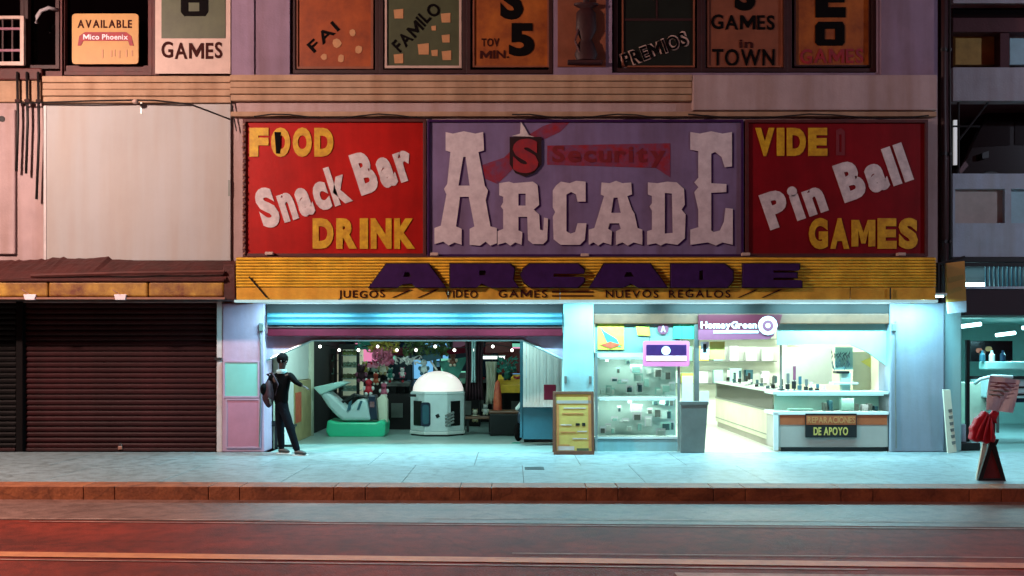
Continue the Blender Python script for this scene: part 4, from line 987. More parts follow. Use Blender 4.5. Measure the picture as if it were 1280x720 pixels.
# repair counter (front) and long side counter
rc = thing('repair_counter', 'glass topped repair counter with grey panel facing the pavement', 'counter', (X(1042, .02), .02, 0))
Y = .02
MB().pbox(968, 1110, 519, 559, Y, .5).build('body', 'counter_panel', rc, bevel=.006)
MB().pbox(975, 1109, 519, 531, Y - .006, .005).build('wood_band', 'wood_orange', rc)
MB().pbox(967, 973, 517, 563, Y - .02, .02).build('corner_post', 'white', rc)
MB().pbox(976, 1108, 559, 566, Y + .03, .45).build('plinth', 'black', rc)
MB().pbox(966, 1111, 514.5, 518.5, Y - .02, .54).build('case_floor', 'white', rc, bevel=.004)
MB().pbox(966, 1111, 489.5, 493, Y - .02, .54).build('counter_top', 'shelf_white', rc, bevel=.004)
MB().pbox(968, 1110, 493, 514.5, Y, .006).build('pane', 'glass', rc)
MB().pbox(968, 1110, 493, 514.5, Y + .46, .02).build('case_back', 'panel_aqua', rc)
MB().tube([(X(972, Y), Y + .05, Z(494, Y)), (X(1106, Y), Y + .05, Z(494, Y))], .008, 6).build('tube', 'tube_dim', rc)  # tube and its light added to brighten the inside of the case
area('case_fill', (X(1039, Y), Y + .09, Z(495.2, Y)), 1.7, .03, 7, PALE, parent=rc)
for i, (a, w, h, m_) in enumerate(((990, 30, 3, 'panel_aqua'), (1034, 4, 10, 'steel_grey'), (1040, 5, 13, 'steel_teal'), (1056, 16, 16, 'panel_aqua'), (1072, 6, 9, 'steel_grey'), (1083, 7, 8, 'leaflet'), (1090, 5, 9, 'steel_grey'), (1098, 4, 6, 'steel_teal'))):
    o = MB().box(X(a, Y), X(a + w, Y), Y + .15, Y + .3, Z(514.4, Y), Z(514.4 - h, Y)).build('small_box', m_, bevel=.01)
    tag(o, 'small item inside the glass top of the repair counter, ' + ORD[i] + ' from the left', 'display item', 'items in the repair counter case')
sg = thing('repair_sign', 'black sign with orange and yellow lettering on the repair counter', 'sign', (X(1039, 0), 0, Z(547)))
Y = -.012
MB().pbox(1007, 1071, 517, 547, Y, .025).build('board', 'black', sg)
MB().pbox(1008, 1070, 519.5, 531, Y - .004, .004).build('band', 'wood_orange', sg)
word('REPARACIONES', 1009.5, 1069, 521, 529, Y - .004, 'menu_orange', sg, .004, .02, gap=.06)
word('DE APOYO', 1017, 1060, 534, 544, Y, 'menu_yellow', sg, .005, .03, gap=.06)
sc = thing('side_counter', 'long pale counter running back into the phone shop', 'counter', (4.4, 2.6, 0))
xs = X(966, .55); y0_, y1_ = .56, 5.2
MB().box(xs, xs + .5, y0_, y1_, .12, .62).build('body', 'cream', sc, bevel=.005)
MB().box(xs + .04, xs + .5, y0_, y1_, 0, .12).build('plinth', 'counter_panel', sc)
MB().box(xs - .01, xs + .5, y0_, y1_, .62, .65).build('case_floor', 'steel_grey', sc)
MB().box(xs, xs + .006, y0_, y1_, .65, .95).build('pane', 'glass', sc)
MB().box(xs - .01, xs + .5, y0_, y1_, .95, .98).build('counter_top', 'shelf_white', sc)
MB().box(xs + .46, xs + .5, y0_, y1_, .65, .95).build('case_back', 'shop_wall', sc)
MB().box(xs - .008, xs - .001, y0_, y1_, .2, .215).build('groove', 'steel_grey', sc)
# clutter on the long counter: bottles, stands
random.seed(11)
def stand(x, y, z, label, m, h, grp='small goods on the phone shop counters'):
    t = thing('display_stand', label, 'display stand', (x, y, z), grp)
    MB().lathe((x, y, z), [(.001, 0), (.05, 0), (.05, .012), (.012, .02), (.012, h), (.001, h)], 10).build('base', 'steel_grey', t)
    MB().box(x - .024, x + .024, y - .012, y + .012, z + h * .45, z + h).build('card', m, t, bevel=.004)
    MB().box(x - .05, x + .02, y - .03, y - .015, z + h * .1, z + h * .4).build('card', random.choice(['black', 'white', 'phone_dark']), t, bevel=.004)
k_ = 0
for i in range(17):
    y = .9 + i * .25; x = xs + .12 + random.random() * .28
    stand(x, y, .98, 'small goods stand on the long pale counter, ' + ['nearest the pavement','second from the front','third from the front','fourth from the front','fifth from the front','sixth from the front','seventh from the front','eighth from the front','in the middle','eighth from the back','seventh from the back','sixth from the back','fifth from the back','fourth from the back','third from the back','second from the back','farthest back'][i], random.choice(['phone_dark', 'black', 'navy', 'white', 'leaflet', 'maroon', 'white', 'steel_grey']), random.uniform(.1, .3))
for i, (px, m_, h) in enumerate(((985, 'steel_grey', .3), (993, 'sign_rose', .42), (1000, 'steel_teal', .25), (1008, 'steel_grey', .2), (1014, 'white', .15), (1022, 'steel_teal', .12), (1030, 'white', .1))):
    Y = .3; stand(X(px, Y), Y, Z(490, .02) + .001, 'small goods stand on the repair counter top, ' + ORD[i] + ' from the left', m_, h, 'small goods on the repair counter')
t = thing('counter_post', 'dark vertical post rising from the corner of the repair counter', 'post', (X(976, .3), .3, Z(489)))
MB().tube([(X(976, .3), .3, Z(489, .3)), (X(976, .3), .3, Z(431, .3))], .018, 8).build('pole', 'steel_grey', t)
MB().lathe((X(976, .3), .3, Z(489, .02)), [(.001, .001), (.07, .001), (.07, .02), (.02, .03)], 16).build('foot', 'black', t)
t = thing('display_tree', 'white tiered display stand with dark green sprigs on the repair counter', 'display stand', (X(1056, .35), .35, Z(490)))
Y = .35
MB().pprism([(1053, 490), (1052, 466), (1064, 466), (1063, 490)], (), Y, .12).build('column', 'panel_aqua', t, bevel=.01)
MB().pbox(1042, 1073, 478, 480.5, Y - .08, .25).build('tray', 'shelf_white', t, bevel=.004)
MB().pbox(1046, 1062, 464, 467, Y - .05, .2).build('tray', 'black', t, bevel=.004)
MB().pbox(1044, 1066, 434, 462, Y + .1, .02).build('card_back', 'panel_aqua', t)
lf = MB()
for i in range(40):
    a = random.uniform(1040, 1062); b_ = random.uniform(440, 461); c = Vector((X(a, Y), Y + random.uniform(-.04, .05), Z(b_, Y))); d = Vector((random.gauss(0, .5), random.gauss(0, .3), 1)).normalized() * .05; e = Vector((.014, .01, 0))
    lf.raw([c - d, c + e, c + d, c - e], [(0, 1, 2, 3)])
lf.build('sprigs', 'phone_dark', t)
# partition board and shelves behind the counter
tag(MB().pbox(980, 1040, 434, 480, 1.4, .05).build('partition_board', 'white'), 'white partition board behind the repair counter', 'partition')
t = tag(MB().pbox(1066, 1112, 440, 490, .9, .04).build('wall_board', 'cream'), 'cream board behind the repair counter at right', 'board')
MB().pprism([(1076, 452), (1090, 446), (1100, 452), (1092, 462)], (), .89, .006).build('yellow_print', 'sticker_yellow', t)
MB().pbox(1091, 1097, 466, 482, .89, .006).build('paper', 'shelf_white', t)
for k in range(3):
    tag(MB().box(sx1 - 3.6, sx1 - .3, 5.7, 5.98, .9 + k * .5, .92 + k * .5).build('shelf', 'steel_grey', shop))
random.seed(5)
for k in range(3):
    for i in range(9):
        x = sx1 - 3.5 + i * .36; h = random.uniform(.15, .35)
        tag(MB().box(x, x + random.uniform(.15, .3), 5.75, 5.93, .921 + k * .5, .921 + k * .5 + h).build('packed_box', random.choice(['white', 'panel_aqua', 'leaflet', 'sticker_yellow', 'steel_teal']), bevel=.01),
            'pale packed box on the %s back shelf of the phone shop, %s from the left' % (('lowest', 'middle', 'highest')[k], ORD[i]), 'box', 'boxes on the back shelves of the phone shop')

# ================================================================== LEFT NEIGHBOUR
nb = thing('shuttered_building', 'neighbouring building with dark closed shutters and blank white board', 'building', (X(140), 0, 0))
NX0, NX1 = X(-420), X(290) - .002
w0 = (X(-30), X(74), Z(88), 8.9); w1 = (X(76), X(288), Z(94), 8.9)
MB().prism([(NX0, Z(97)), (NX1, Z(97)), (NX1, ZT), (NX0, ZT)], [rect((X(-380), X(-60), Z(94), 8.9)), rect(w0), rect(w1)], .04, .35).build('upper_wall', 'red_frame', nb)
MB().prism([(NX0, Z(378)), (NX1, Z(378)), (NX1, Z(97)), (NX0, Z(97))], (), .03, .35).build('middle_wall', 'pale_render', nb)
MB().box(NX0, NX1, .35, 10, 2.6, 2.8).build('floor_slab', 'room_dark', nb)
MB().box(NX0, NX1, .7, .75, Z(97), ZT).build('partition', 'room_dark', nb)
MB().box(NX0, NX1, .36, 10, ZT, ZT + .2).build('roof', 'concrete', nb)
MB().box(NX0, NX0 + .2, .36, 10, 0, ZT).build('side_wall', 'pale_render', nb)
MB().box(NX0 + .2, NX1, 9.9, 10, 0, ZT).build('back_wall', 'pale_render', nb)
cornice(56, 290, 97, 130, nb, 'cornice', .03)
MB().box(NX0, X(54), -.02, .029, Z(128), Z(101)).build('cornice_course', 'cornice', nb, bevel=.02)
MB().box(NX0, X(54), -.06, .028, Z(101), Z(86)).build('cornice_block', 'red_frame', nb, bevel=.02)
for a, b_ in ((-30, 30), (30, 74)): window(nb, a, b_, 86, 'dark_frame', .09)
for a, b_ in ((76, 190), (190, 289)): window(nb, a, b_, 94, 'red_frame', .09)
for a in (-370, -215): window(nb, a, a + 150, 94, 'red_frame', .09)
# lower part of window wall with dark wood
MB().pbox(78, 188, 82, 92, .12, .04).build('sill_board', 'red_frame', nb)
# air conditioner grille box
t = thing('window_grille', 'pale metal window grille with crossbars at the top left', 'window grille', (X(0), .04, Z(83)), None)
MB().prism([(X(-28), Z(83)), (X(32), Z(83)), (X(32), Z(21)), (X(-28), Z(21))], [[(X(-24), Z(78)), (X(27), Z(78)), (X(27), Z(25)), (X(-24), Z(25))]], -.06, .0).build('frame', 'poster_white', t, bevel=.008)
for b_ in (37, 64): MB().box(X(-24), X(27), -.05, -.02, Z(b_ + 1.5), Z(b_ - 1.5)).build('bar', 'sign_rose', t)
for a in (-10, 4, 16): MB().box(X(a), X(a + 2), -.045, -.025, Z(78), Z(25)).build('bar', 'dark_frame', t)
# pipe bend
tag(MB().tube([(X(47), -.04, Z(30)), (X(48), -.05, Z(22)), (X(53), -.05, Z(15)), (X(62), -.04, Z(11)), (X(70), .1, Z(10))], .03, 8).build('pipe_bend', 'concrete', smooth=True), 'curved pale pipe in the dark window at top left', 'pipe')
# AVAILABLE sign
av = thing('available_sign', 'small yellow sign reading AVAILABLE hung in the upstairs window', 'sign', (X(131, .0), .0, Z(80)))
Y = -.0
rr(MB(), 90, 173, 17, 80, Y, .03, 4).build('board', 'poster_yellow', av)
word('AVAILABLE', 97, 165, 25, 35, Y, 'letter_brown', av, .008, .02, gap=.14)
MB().pprism([(97, 57), (99, 45), (106, 40), (158, 40), (164, 45), (167, 57), (162, 57), (160, 51), (104, 51), (101, 57)], (), Y - .008, .008).build('banner', 'letter_red', av)
word('Mico Phoenix', 104, 160, 43, 49.5, Y - .008, 'leaflet', av, .005, .02, gap=.08)
for i, a in enumerate((127, 138, 142, 148, 157, 164)): MB().pbox(a, a + 2, 62 + i % 2, 72 - i % 3, Y - .006, .006).build('mark', 'menu_orange', av)
t = thing('window_sign', 'pale window sign reading GAMES in red brown at upper left', 'window sign', (X(242, .0), .0, Z(92)), 'painted signs in the upstairs windows')
MB().box(X(194), X(288), .0, .03, Z(92), 8.6).build('board', 'poster_white', t)
MB().box(X(202), X(282), -.008, .0, Z(48), 8.5).build('dark_field', 'poster_green', t)
word('GAMES', 202, 278, 53, 73, 0, 'letter_brown', t, .01, .02, jit=.05)
MB().pprism([(226, -20), (260, -20), (260, 15), (256, 20), (230, 20), (226, 15)], [[(235, 3), (249, 3), (249, 14), (235, 14)]], -.018, .01).build('letter', 'letter_black', t)
# blank board
bb = thing('blank_board', 'big blank white sign board above the closed shutters', 'sign board', (X(172), .0, Z(325)))
MB().box(X(56), X(290) - .01, -.05, .028, Z(326), Z(131)).build('panel', 'board_white', bb, bevel=.006)
MB().box(X(177), X(179), -.056, -.05, Z(143), Z(128)).build('stain', 'steel_grey', bb)
MB().pbox(285, 288, 225, 245, -.056, .006).build('mark', 'steel_grey', bb)
MB().box(X(57), X(60), -.062, -.05, Z(325), Z(133)).build('edge_strip', 'rail_white', bb)
t = thing('blank_board', 'narrow pink grey board at the far left behind the black pipes', 'sign board', (X(-40), .0, Z(325)))
MB().box(X(-200), X(20), -.04, .028, Z(318), Z(137)).build('panel', 'pale_render', t, bevel=.02)
rr(MB(), -2, 6, 145, 152, -.05, .01, 3).build('hole', 'cable', t)
for l, a, b0_, b1_ in (('short black pipe at the far left of the three', 25, 92, 215), ('short black pipe in the middle of the three', 37, 92, 218), ('long dark pipe beside the white board, right of the three', 51, 92, 250)):
    t = thing('drain_pipe', l, 'pipe', (X(a), -.06, Z(b1_)), 'black pipes beside the white board')
    MB().tube([(X(a), -.09, Z(b0_)), (X(a + 1), -.09, Z(b1_ * .5 + b0_ * .5)), (X(a - 1 if a < 50 else a - 2), -.09, Z(b1_))], .022, 8).build('pipe', 'cable', t, smooth=True)
    MB().tube([(X(a - 2), -.09, Z(128)), (X(a + 4), -.09, Z(128))], .032, 8).build('clamp', 'dark_frame', t)
t = thing('wire', 'dark cable running along the top of the white board', 'wire', (X(160), -.08, Z(131)))
MB().tube([(X(30), -.10, Z(131)), (X(120), -.2, Z(130)), (X(172), -.2, Z(129)), (X(200), -.2, Z(129.5)), (X(240), -.1, Z(132)), (X(262), -.08, Z(140)), (X(288), -.07, Z(150))], .014, 6).build('cable', 'cable', t)
MB().ball((X(175), -.2, Z(131)), .05, .05, .04).build('junction', 'poster_white', t, smooth=True)
t = thing('wire', 'thin cable dangling at the right edge of the blank board', 'wire', (X(288), -.06, Z(150)))
MB().tube([(X(291), -.05, Z(97)), (X(289), -.06, Z(120)), (X(294), -.06, Z(150)), (X(297), -.06, Z(165))], .01, 6).build('cable', 'cable', t)

# left canopy with old tarp
lc = thing('old_canopy', 'old dull yellow canopy box covered by a dark red tarp', 'canopy', (X(140), 0, Z(372, -.8)))
LY = -.8
segs = [(-300, -60), (-60, 60), (60, 185), (185, 280)]
for a, b_ in segs:
    MB().box(X(a, LY) + .005, X(b_, LY) - .005, LY, LY + .25, Z(371, LY), Z(352, LY)).build('fascia_board', 'yellow_old', lc, bevel=.03)
MB().box(X(-300, LY), X(281, LY), LY - .01, LY + .24, Z(374, LY), Z(371.6, LY)).build('edge_trim', 'brass', lc)
MB().box(X(-300, LY), X(281, LY), LY + .24, .03, Z(374, LY), Z(371, LY)).build('soffit', 'room_dark', lc)
MB().box(X(-300, LY), X(281, LY), LY - .035, LY + .3, Z(352, LY), Z(348, LY)).build('rail', 'tarp_light', lc, bevel=.02)
random.seed(4)
v = []; nx = 120
for i in range(nx + 1):
    px = -300 + 583 * i / nx; e = (3.5 if 40 < px < 115 else 0) + 2 * random.random() ** 2 + 1.2 * math.sin(i * .31) if px < 150 else .8 * math.sin(i * .23)
    for j in range(6):
        f = j / 5; yy = LY - .04 + f * .72; py = 349 - (349 - 326 - (e if px < 150 else 0) * .6) * f
        zz = Z(349, LY) + (Z(326 + (0 if px > 150 else -e), -.1) - Z(349, LY)) * (f ** .8) + (.012 * math.sin(i * .37 + j * 1.3) + .008 * random.random()) * (1 if 0 < j < 5 else .3)
        v.append((X(px, LY), yy, zz))
tp = MB().raw(v, [(i * 6 + j, (i + 1) * 6 + j, (i + 1) * 6 + j + 1, i * 6 + j + 1) for i in range(nx) for j in range(5)]).build('tarp', 'tarp', lc)
sm = tp.modifiers.new('s', 'SOLIDIFY'); sm.thickness = .02
MB().tube([(X(40, LY), LY - .02, Z(345, LY)), (X(150, LY), LY - .05, Z(342, LY)), (X(281, LY), LY - .02, Z(340, LY))], .03, 6).build('tarp_fold', 'tarp_light', lc)
MB().box(X(278, LY), X(294, LY), LY + .02, .02, Z(375, LY), Z(330, LY)).build('end_panel', 'tarp', lc, bevel=.02)
for l, a in (('small white lamp under the left end of the old canopy', 38), ('small white lamp under the middle of the old canopy', 151)):
    t = thing('canopy_lamp', l, 'lamp', (X(a, LY), LY, Z(374, LY)), 'small lamps under the old canopy')
    MB().raw([(X(a - 8, LY), LY - .03, Z(368, LY)), (X(a + 8, LY), LY - .03, Z(368, LY)), (X(a + 6, LY), LY - .03, Z(375, LY)), (X(a - 6, LY), LY - .03, Z(375, LY)),
              (X(a - 8, LY), LY + .03, Z(368, LY)), (X(a + 8, LY), LY + .03, Z(368, LY)), (X(a + 6, LY), LY + .03, Z(375, LY)), (X(a - 6, LY), LY + .03, Z(375, LY))],
             [(0, 1, 2, 3), (7, 6, 5, 4), (0, 4, 5, 1), (1, 5, 6, 2), (2, 6, 7, 3), (3, 7, 4, 0)]).build('shade', 'leaflet', t, bevel=.008)
    MB().tube([(X(a, LY), LY + .0, Z(369, LY)), (X(a - 10, LY), LY - .012, Z(362, LY))], .008, 5).build('arm', 'brass', t)
# roller shutters
def shutter(label, px0, px1, m, Y=.12):
    t = thing('roller_shutter', label, 'roller shutter', (X((px0 + px1) / 2), Y, 0), 'closed roller shutters')
    x0, x1 = X(px0, Y), X(px1, Y); z1 = Z(372, Y); n_ = 28; h = (z1 - .05) / n_
    me = None
    for i in range(n_):
        z0_ = .05 + i * h
        if me is None:
            pr_ = [(.04, 0), (.0, .003), (-.018, h * .3), (-.018, h * .65), (.0, h * .93), (.02, h * .94), (.04, h * .94)]
            k = len(pr_); v = [(xx, Y + a, z0_ + b_) for xx in (x0, x1) for a, b_ in pr_]
            s_ = MB().raw(v, [(j, (j + 1) % k, (j + 1) % k + k, j + k) for j in range(k)] + [tuple(range(k)), tuple(range(k, 2 * k))]).build('slat', m, t); me = s_.data
        else:
            s_ = bpy.data.objects.new('slat', me); C.objects.link(s_); s_.parent = t; s_.location = (random.uniform(-.004, .004), random.uniform(-.006, .006), i * h); s_.rotation_euler = (0, random.uniform(-.0012, .0012), random.uniform(-.0015, .0015))
    MB().box(x0, x1, Y - .03, Y + .03, .004, .055).build('bottom_bar', 'dark_frame', t, bevel=.006)
    return t
shutter('wide dark red closed roller shutter beside the lilac pier', 28, 270, 'roll_shutter')
lk = thing('padlock', 'small brass padlock at the foot of the wide shutter', 'padlock', (X(148), .06, .05))
MB().box(X(148) - .035, X(148) + .035, .06, .09, .03, .09).build('body', 'brass', lk, bevel=.008)
MB().tube([(X(148) - .02, .075, .09), (X(148) - .02, .075, .12), (X(148), .075, .135), (X(148) + .02, .075, .12), (X(148) + .02, .075, .09)], .007, 6).build('shackle', 'chrome', lk)
shutter('nearly black closed roller shutter at the far left edge', -260, 20, 'shutter_dark')
MB().box(X(20), X(28), .0, .3, 0, Z(374)).build('post', 'shutter_dark', nb)
MB().box(X(271), X(278) - .002, -.01, .3, 0, Z(376)).build('guide_rail', 'rail_white', nb, bevel=.006)
MB().box(NX0, X(278), .3, .36, 0, 2.6).build('shop_back', 'room_dark', nb)
MB().pbox(268, 276, 447, 450, -.05, .1).build('latch', 'cable', nb)

# ================================================================== RIGHT: gap, pipes, parking building
pk_ = thing('parking_building', 'grey concrete parking building with open decks at the right edge', 'building', (X(1260), .5, 0))
GX0, GX1 = X(1172) + .003, X(1191)
MB().box(GX0, GX1, .12, .5, Z(378), ZT).build('end_wall', 'concrete_red', pk_)
MB().box(X(1181), X(1204), .05, .5, 0, Z(378)).build('lower_pier', 'pier_teal', pk_, bevel=.02)
for l, a, r_ in (('thick dark red drain pipe down the right end of the arcade', 1180, .05), ('thin black cable pipe at the right corner of the arcade', 1188, .02)):
    t = thing('drain_pipe', l, 'pipe', (X(a), 0, Z(380)), 'pipes at the right corner')
    MB().tube([(X(a), .03, 9), (X(a), .03, Z(120)), (X(a + 1), .03, Z(200)), (X(a), .03, Z(378))], r_, 10).build('pipe', 'dark_frame' if r_ > .03 else 'cable', t, smooth=True)
    for b_ in (60, 190, 300): MB().tube([(X(a), .03, Z(b_)), (X(a), .03, Z(b_ + 4))], r_ + .014, 10).build('clamp', 'cable', t)
Y = .6
px_r = 1900
def slab(a, b_, c, d, m, nm, Y=Y, dep=.25, bev=.01): return MB().pbox(a, b_, c, d, Y, dep).build(nm, m, pk_, bevel=bev)
slab(1191, px_r, 22, 40, 'concrete_red', 'spandrel', Y - .05)
slab(1191, px_r, 84, 126, 'concrete', 'parapet')
slab(1191, px_r, 40, 84, 'concrete_red', 'recess_back', Y + .5, .1)
slab(1194, 1250, 43, 81, 'recess_yellow', 'recess_panel', Y + .2, .1); slab(1262, 1330, 43, 81, 'recess_teal', 'recess_panel', Y + .2, .1)
slab(1250, 1262, 40, 84, 'concrete_red', 'mullion', Y, .3)
slab(1191, px_r, -200, 4, 'concrete', 'spandrel'); slab(1191, px_r, 4, 22, 'window_dark', 'window_band', Y + .3)
slab(1191, px_r, -420, -206, 'concrete', 'spandrel', Y + .02)
MB().pprism([(1191, 217), (px_r, 217), (px_r, 321), (1191, 321)], [[(1194, 236), (1256, 236), (1256, 279), (1194, 279)], [(1264, 236), (1330, 236), (1330, 279), (1264, 279)]], Y, .2).build('parapet', 'concrete_blue', pk_)
slab(1191, 1258, 234, 281, 'recess_beige', 'recess_panel', Y + .08, .1); slab(1262, 1332, 234, 281, 'recess_teal', 'recess_panel', Y + .08, .1)
slab(1206, px_r, 361, 394, 'beam_maroon', 'beam', Y - .05, .4); slab(1190, px_r, 321, 328, 'black', 'ledge', Y - .02, .3)
XR2 = X(px_r, Y)
MB().box(X(1191), XR2, .86, 14, Z(252, Y), Z(248, Y)).build('deck', 'concrete', pk_)
MB().box(X(1191), XR2, 14, 14.2, 0, ZT).build('back_wall', 'recess_beige', pk_)
MB().box(X(1191), XR2, .9, 14, Z(125, Y), Z(110, Y)).build('deck', 'concrete_red', pk_)
MB().box(X(1191), XR2, .9, 14, Z(394, Y)+.02, Z(330, Y)+.0).build('deck', 'room_dark', pk_)
MB().box(XR2 - .2, XR2, .9, 14, 0, ZT).build('side_wall', 'concrete', pk_)
MB().box(XR2 - 3, XR2, .6, .88, 0, Z(395, Y)).build('wall', 'concrete', pk_)
# lit railing strip between parapet and beam
t = thing('balcony_railing', 'dark vertical bar railing in front of bright teal light', 'railing', (X(1280, .5), .5, Z(361)))
for k in range(40):
    a = 1232 + k * 5.5; MB().pbox(a, a + 2.2, 333, 361, .53, .03).build('baluster', 'steel_teal', t)
MB().pbox(1206, px_r, 328.5, 333, .52, .05).build('handrail', 'black', t)
MB().pbox(1206, px_r, 358, 361, .52, .05).build('bottom_rail', 'concrete_blue', t)
slab(1206, px_r, 329, 361, 'room_wall', 'wall', Y + .4, .05)
t = thing('ceiling_lamp', 'bright tube lamp behind the bar railing at right', 'lamp', (X(1240), .9, Z(337)))
MB().tube([(X(1206, .75), .75, Z(357, .75)), (X(1232, .75), .75, Z(357, .75))], .05, 8).build('tube', 'tube_teal', t)
area('tube_light', (X(1262, .8), .75, Z(332, .75)), 2.2, .1, 22, TEAL, parent=t)
# parked car on the deck (dark)
CY = 1.5; cz = Z(248, Y)
car = thing('parked_car', 'black parked car seen side on in the upper parking deck', 'car', (X(1290, CY), CY + .9, cz))
def cs(l): return [(X(a, CY), Z(129 + (b_ - 129) * 1.42, CY)) for a, b_ in l]
side = [(1196, 196), (1198, 186), (1206, 176), (1222, 150), (1236, 134), (1250, 130), (1330, 129), (1362, 138), (1388, 162), (1440, 168), (1462, 180), (1466, 205), (1440, 209), (1225, 209), (1200, 206)]
MB().prism(cs(side), (), CY, CY + 1.75).build('body', 'black_gloss', car, bevel=.06)
for w_ in ([(1214, 168), (1228, 148), (1240, 139), (1262, 137), (1262, 166)], [(1268, 137), (1318, 136), (1318, 166), (1268, 166)], [(1324, 136), (1352, 143), (1374, 164), (1324, 166)]):
    MB().prism(cs(w_), (), CY - .012, CY - .002).build('window', 'window_dark', car)
for a in (1238, 1420):
    c = (X(a, CY), CY, cz + .32)
    MB().lathe((0, 0, 0), [(.001, 0), (.3, 0), (.33, .04), (.33, .2), (.001, .2)], 24).xform(lambda p: (c[0] + p.x, c[1] - .02 + p.z, c[2] + p.y)).build('wheel', 'black', car)
    MB().lathe((0, 0, 0), [(.001, 0), (.19, 0), (.2, .02)], 20).xform(lambda p: (c[0] + p.x, c[1] - .04 + p.z, c[2] + p.y)).build('rim', 'steel_grey', car)
MB().prism(cs([(1198, 188), (1206, 180), (1210, 184), (1200, 192)]), (), CY - .02, CY + .1).build('headlight', 'chrome', car)
MB().prism(cs([(1224, 174), (1232, 172), (1232, 178), (1224, 179)]), (), CY - .12, CY - .01).build('mirror', 'black', car)
for px in (1196, ):
    t = thing('ceiling_lamp', 'narrow bright vertical lamp at the edge of the parking deck', 'lamp', (X(1194, 1), 1, Z(200)))
    MB().pbox(1192.5, 1196.5, 150, 206, 1.0, .04).build('diffuser', 'lit_white', t)
    area('deck_fill', (X(1240, 4), 5.0, Z(128, 4.4)), 1.4, .3, 170, (.9, .8, .85), parent=t)  # unseen fill set behind the car to bring out its outline
t = thing('cable_grid', 'thin black cables crossing the parking deck opening', 'cables', (X(1198), .7, Z(217)))
for pts in ([(1198, 120), (1198, 216)], [(1191, 158), (1225, 158)], [(1198, 176), (1235, 128)]):
    MB().tube([(X(a, .7), .7, Z(b_, .7)) for a, b_ in pts], .018, 6).build('cable', 'cable', t)
# small yellow hanging sign with bracket
ys = thing('hanging_sign', 'narrow yellow blank sign hanging from a black bracket at right', 'sign', (X(1196, -.3), -.3, Z(390)))
MB().pprism([(1183, 329), (1206, 326), (1208, 376), (1184, 378)], (), -.3, .06).build('panel', 'poster_yellow', ys, bevel=.008)
MB().pprism([(1185, 347), (1204, 343), (1205, 349), (1186, 354)], (), -.306, .006).build('mark', 'recess_yellow', ys)
MB().pprism([(1186, 362), (1200, 358), (1204, 362), (1186, 368)], (), -.306, .006).build('mark', 'recess_yellow', ys)
MB().pprism([(1184, 378), (1208, 376), (1208, 390), (1186, 392)], (), -.3, .05).build('lower_panel', 'concrete_blue', ys)
MB().tube([(X(1170, -.3), -.27, Z(333)), (X(1207, -.3), -.27, Z(323))], .022, 6).build('bracket', 'cable', ys)
MB().tube([(X(1173, -.3), -.27, Z(330)), (X(1173, -.3), -.27, Z(374))], .03, 6).build('upright', 'cable', ys)

# lower shop at the right
fs = thing('food_counter_shop', 'teal lit open shop room under the parking building', 'shop', (X(1260, 3), 3, 0)); fs['kind'] = 'structure'
MB().box(X(1191), XR2, 0, 8, -.05, .002).build('floor', 'room_floor', fs)
MB().box(X(1206), XR2, 6, 6.1, 0, Z(394, Y)).build('back_wall', 'panel_aqua', fs)
MB().box(X(1191), X(1204), .5, 6, 0, Z(394, Y)).build('side_wall', 'panel_aqua', fs)
MB().box(X(1204) , XR2, .9, 6, Z(394, Y) - .03, Z(394, Y) + .01).build('ceiling', 'panel_aqua', fs)
for l, a, b_, yy in (('tube lamp on the left of the right hand shop ceiling', 1214, 407, 1.5), ('tilted tube lamp in the right hand shop', 1257, 418, 3.2), ('tube lamp at the far right edge of the shop', 1290, 409, 2.2)):
    t = thing('ceiling_lamp', l, 'lamp', (X(a, yy), yy, Z(b_, yy)), 'ceiling lamps in the right hand shop')
    MB().tube([(X(a - 12, yy), yy, Z(b_ + 1, yy)), (X(a + 12, yy), yy, Z(b_ - 2, yy))], .035, 8).build('tube', 'tube_teal', t)
    area('tube_light', (X(a, yy), yy, Z(b_, yy) - .08), .9, .1, 50, TEAL, parent=t)
tag(MB().pbox(1213, 1266, 426, 452, 4.2, .08).build('menu_screen', 'black_gloss', bevel=.01), 'wide black menu screen on the back wall of the right shop', 'screen')
t = bpy.data.objects['menu_screen']
for a, b_, m_ in ((1224, 438, 'orange'), (1236, 436, 'menu_orange'), (1228, 441, 'wood_brown')): rr(MB(), a - 4, a + 4, b_ - 3, b_ + 3, 4.19, .009, 2.5).build('picture', m_, t)
Y2 = 1.6
t = thing('food_cart', 'white cart with a black handrail and shelves in the right shop', 'cart', (X(1262, Y2), Y2, 0))
MB().pbox(1236, 1300, 472, 498, Y2, .7).build('body', 'booth_white', t, bevel=.03)
MB().pbox(1210, 1300, 470, 474, Y2 - .05, .05).build('rail', 'black', t)
for b_ in (483, 492): MB().pbox(1255, 1300, b_, b_ + 2.5, Y2 - .01, .01).build('stripe', 'black', t)
MB().pbox(1240, 1300, 498, 503, Y2 + .05, .6).build('underside', 'navy', t)
for a in (1246, 1290): MB().pbox(a, a + 3, 503, 541, Y2 + .1, .04).build('leg', 'steel_grey', t)
MB().pbox(1233, 1300, 452, 462, Y2 + .2, .3).build('tray', 'panel_aqua', t, bevel=.02)
for a, m_ in ((1238, 'steel_teal'), (1250, 'white'), (1264, 'navy')): MB().lathe((X(a, Y2), Y2 + .3, Z(452, Y2)), [(.001, 0), (.05, 0), (.05, .12), (.02, .16), (.02, .2), (.001, .2)], 12).build('bottle', m_, t, smooth='auto')
MB().tube([(X(1216, Y2), Y2 - .06, Z(480, Y2)), (X(1222, Y2), Y2 - .1, Z(474, Y2)), (X(1238, Y2), Y2 - .1, Z(470, Y2)), (X(1262, Y2), Y2 - .1, Z(471, Y2))], .03, 8).build('hose', 'white', t, smooth=True)
tag(MB().pbox(1211, 1236, 478, 545, 1.9, .4).build('fridge', 'cream', bevel=.02), 'cream side panel of a fridge behind the black post', 'fridge')
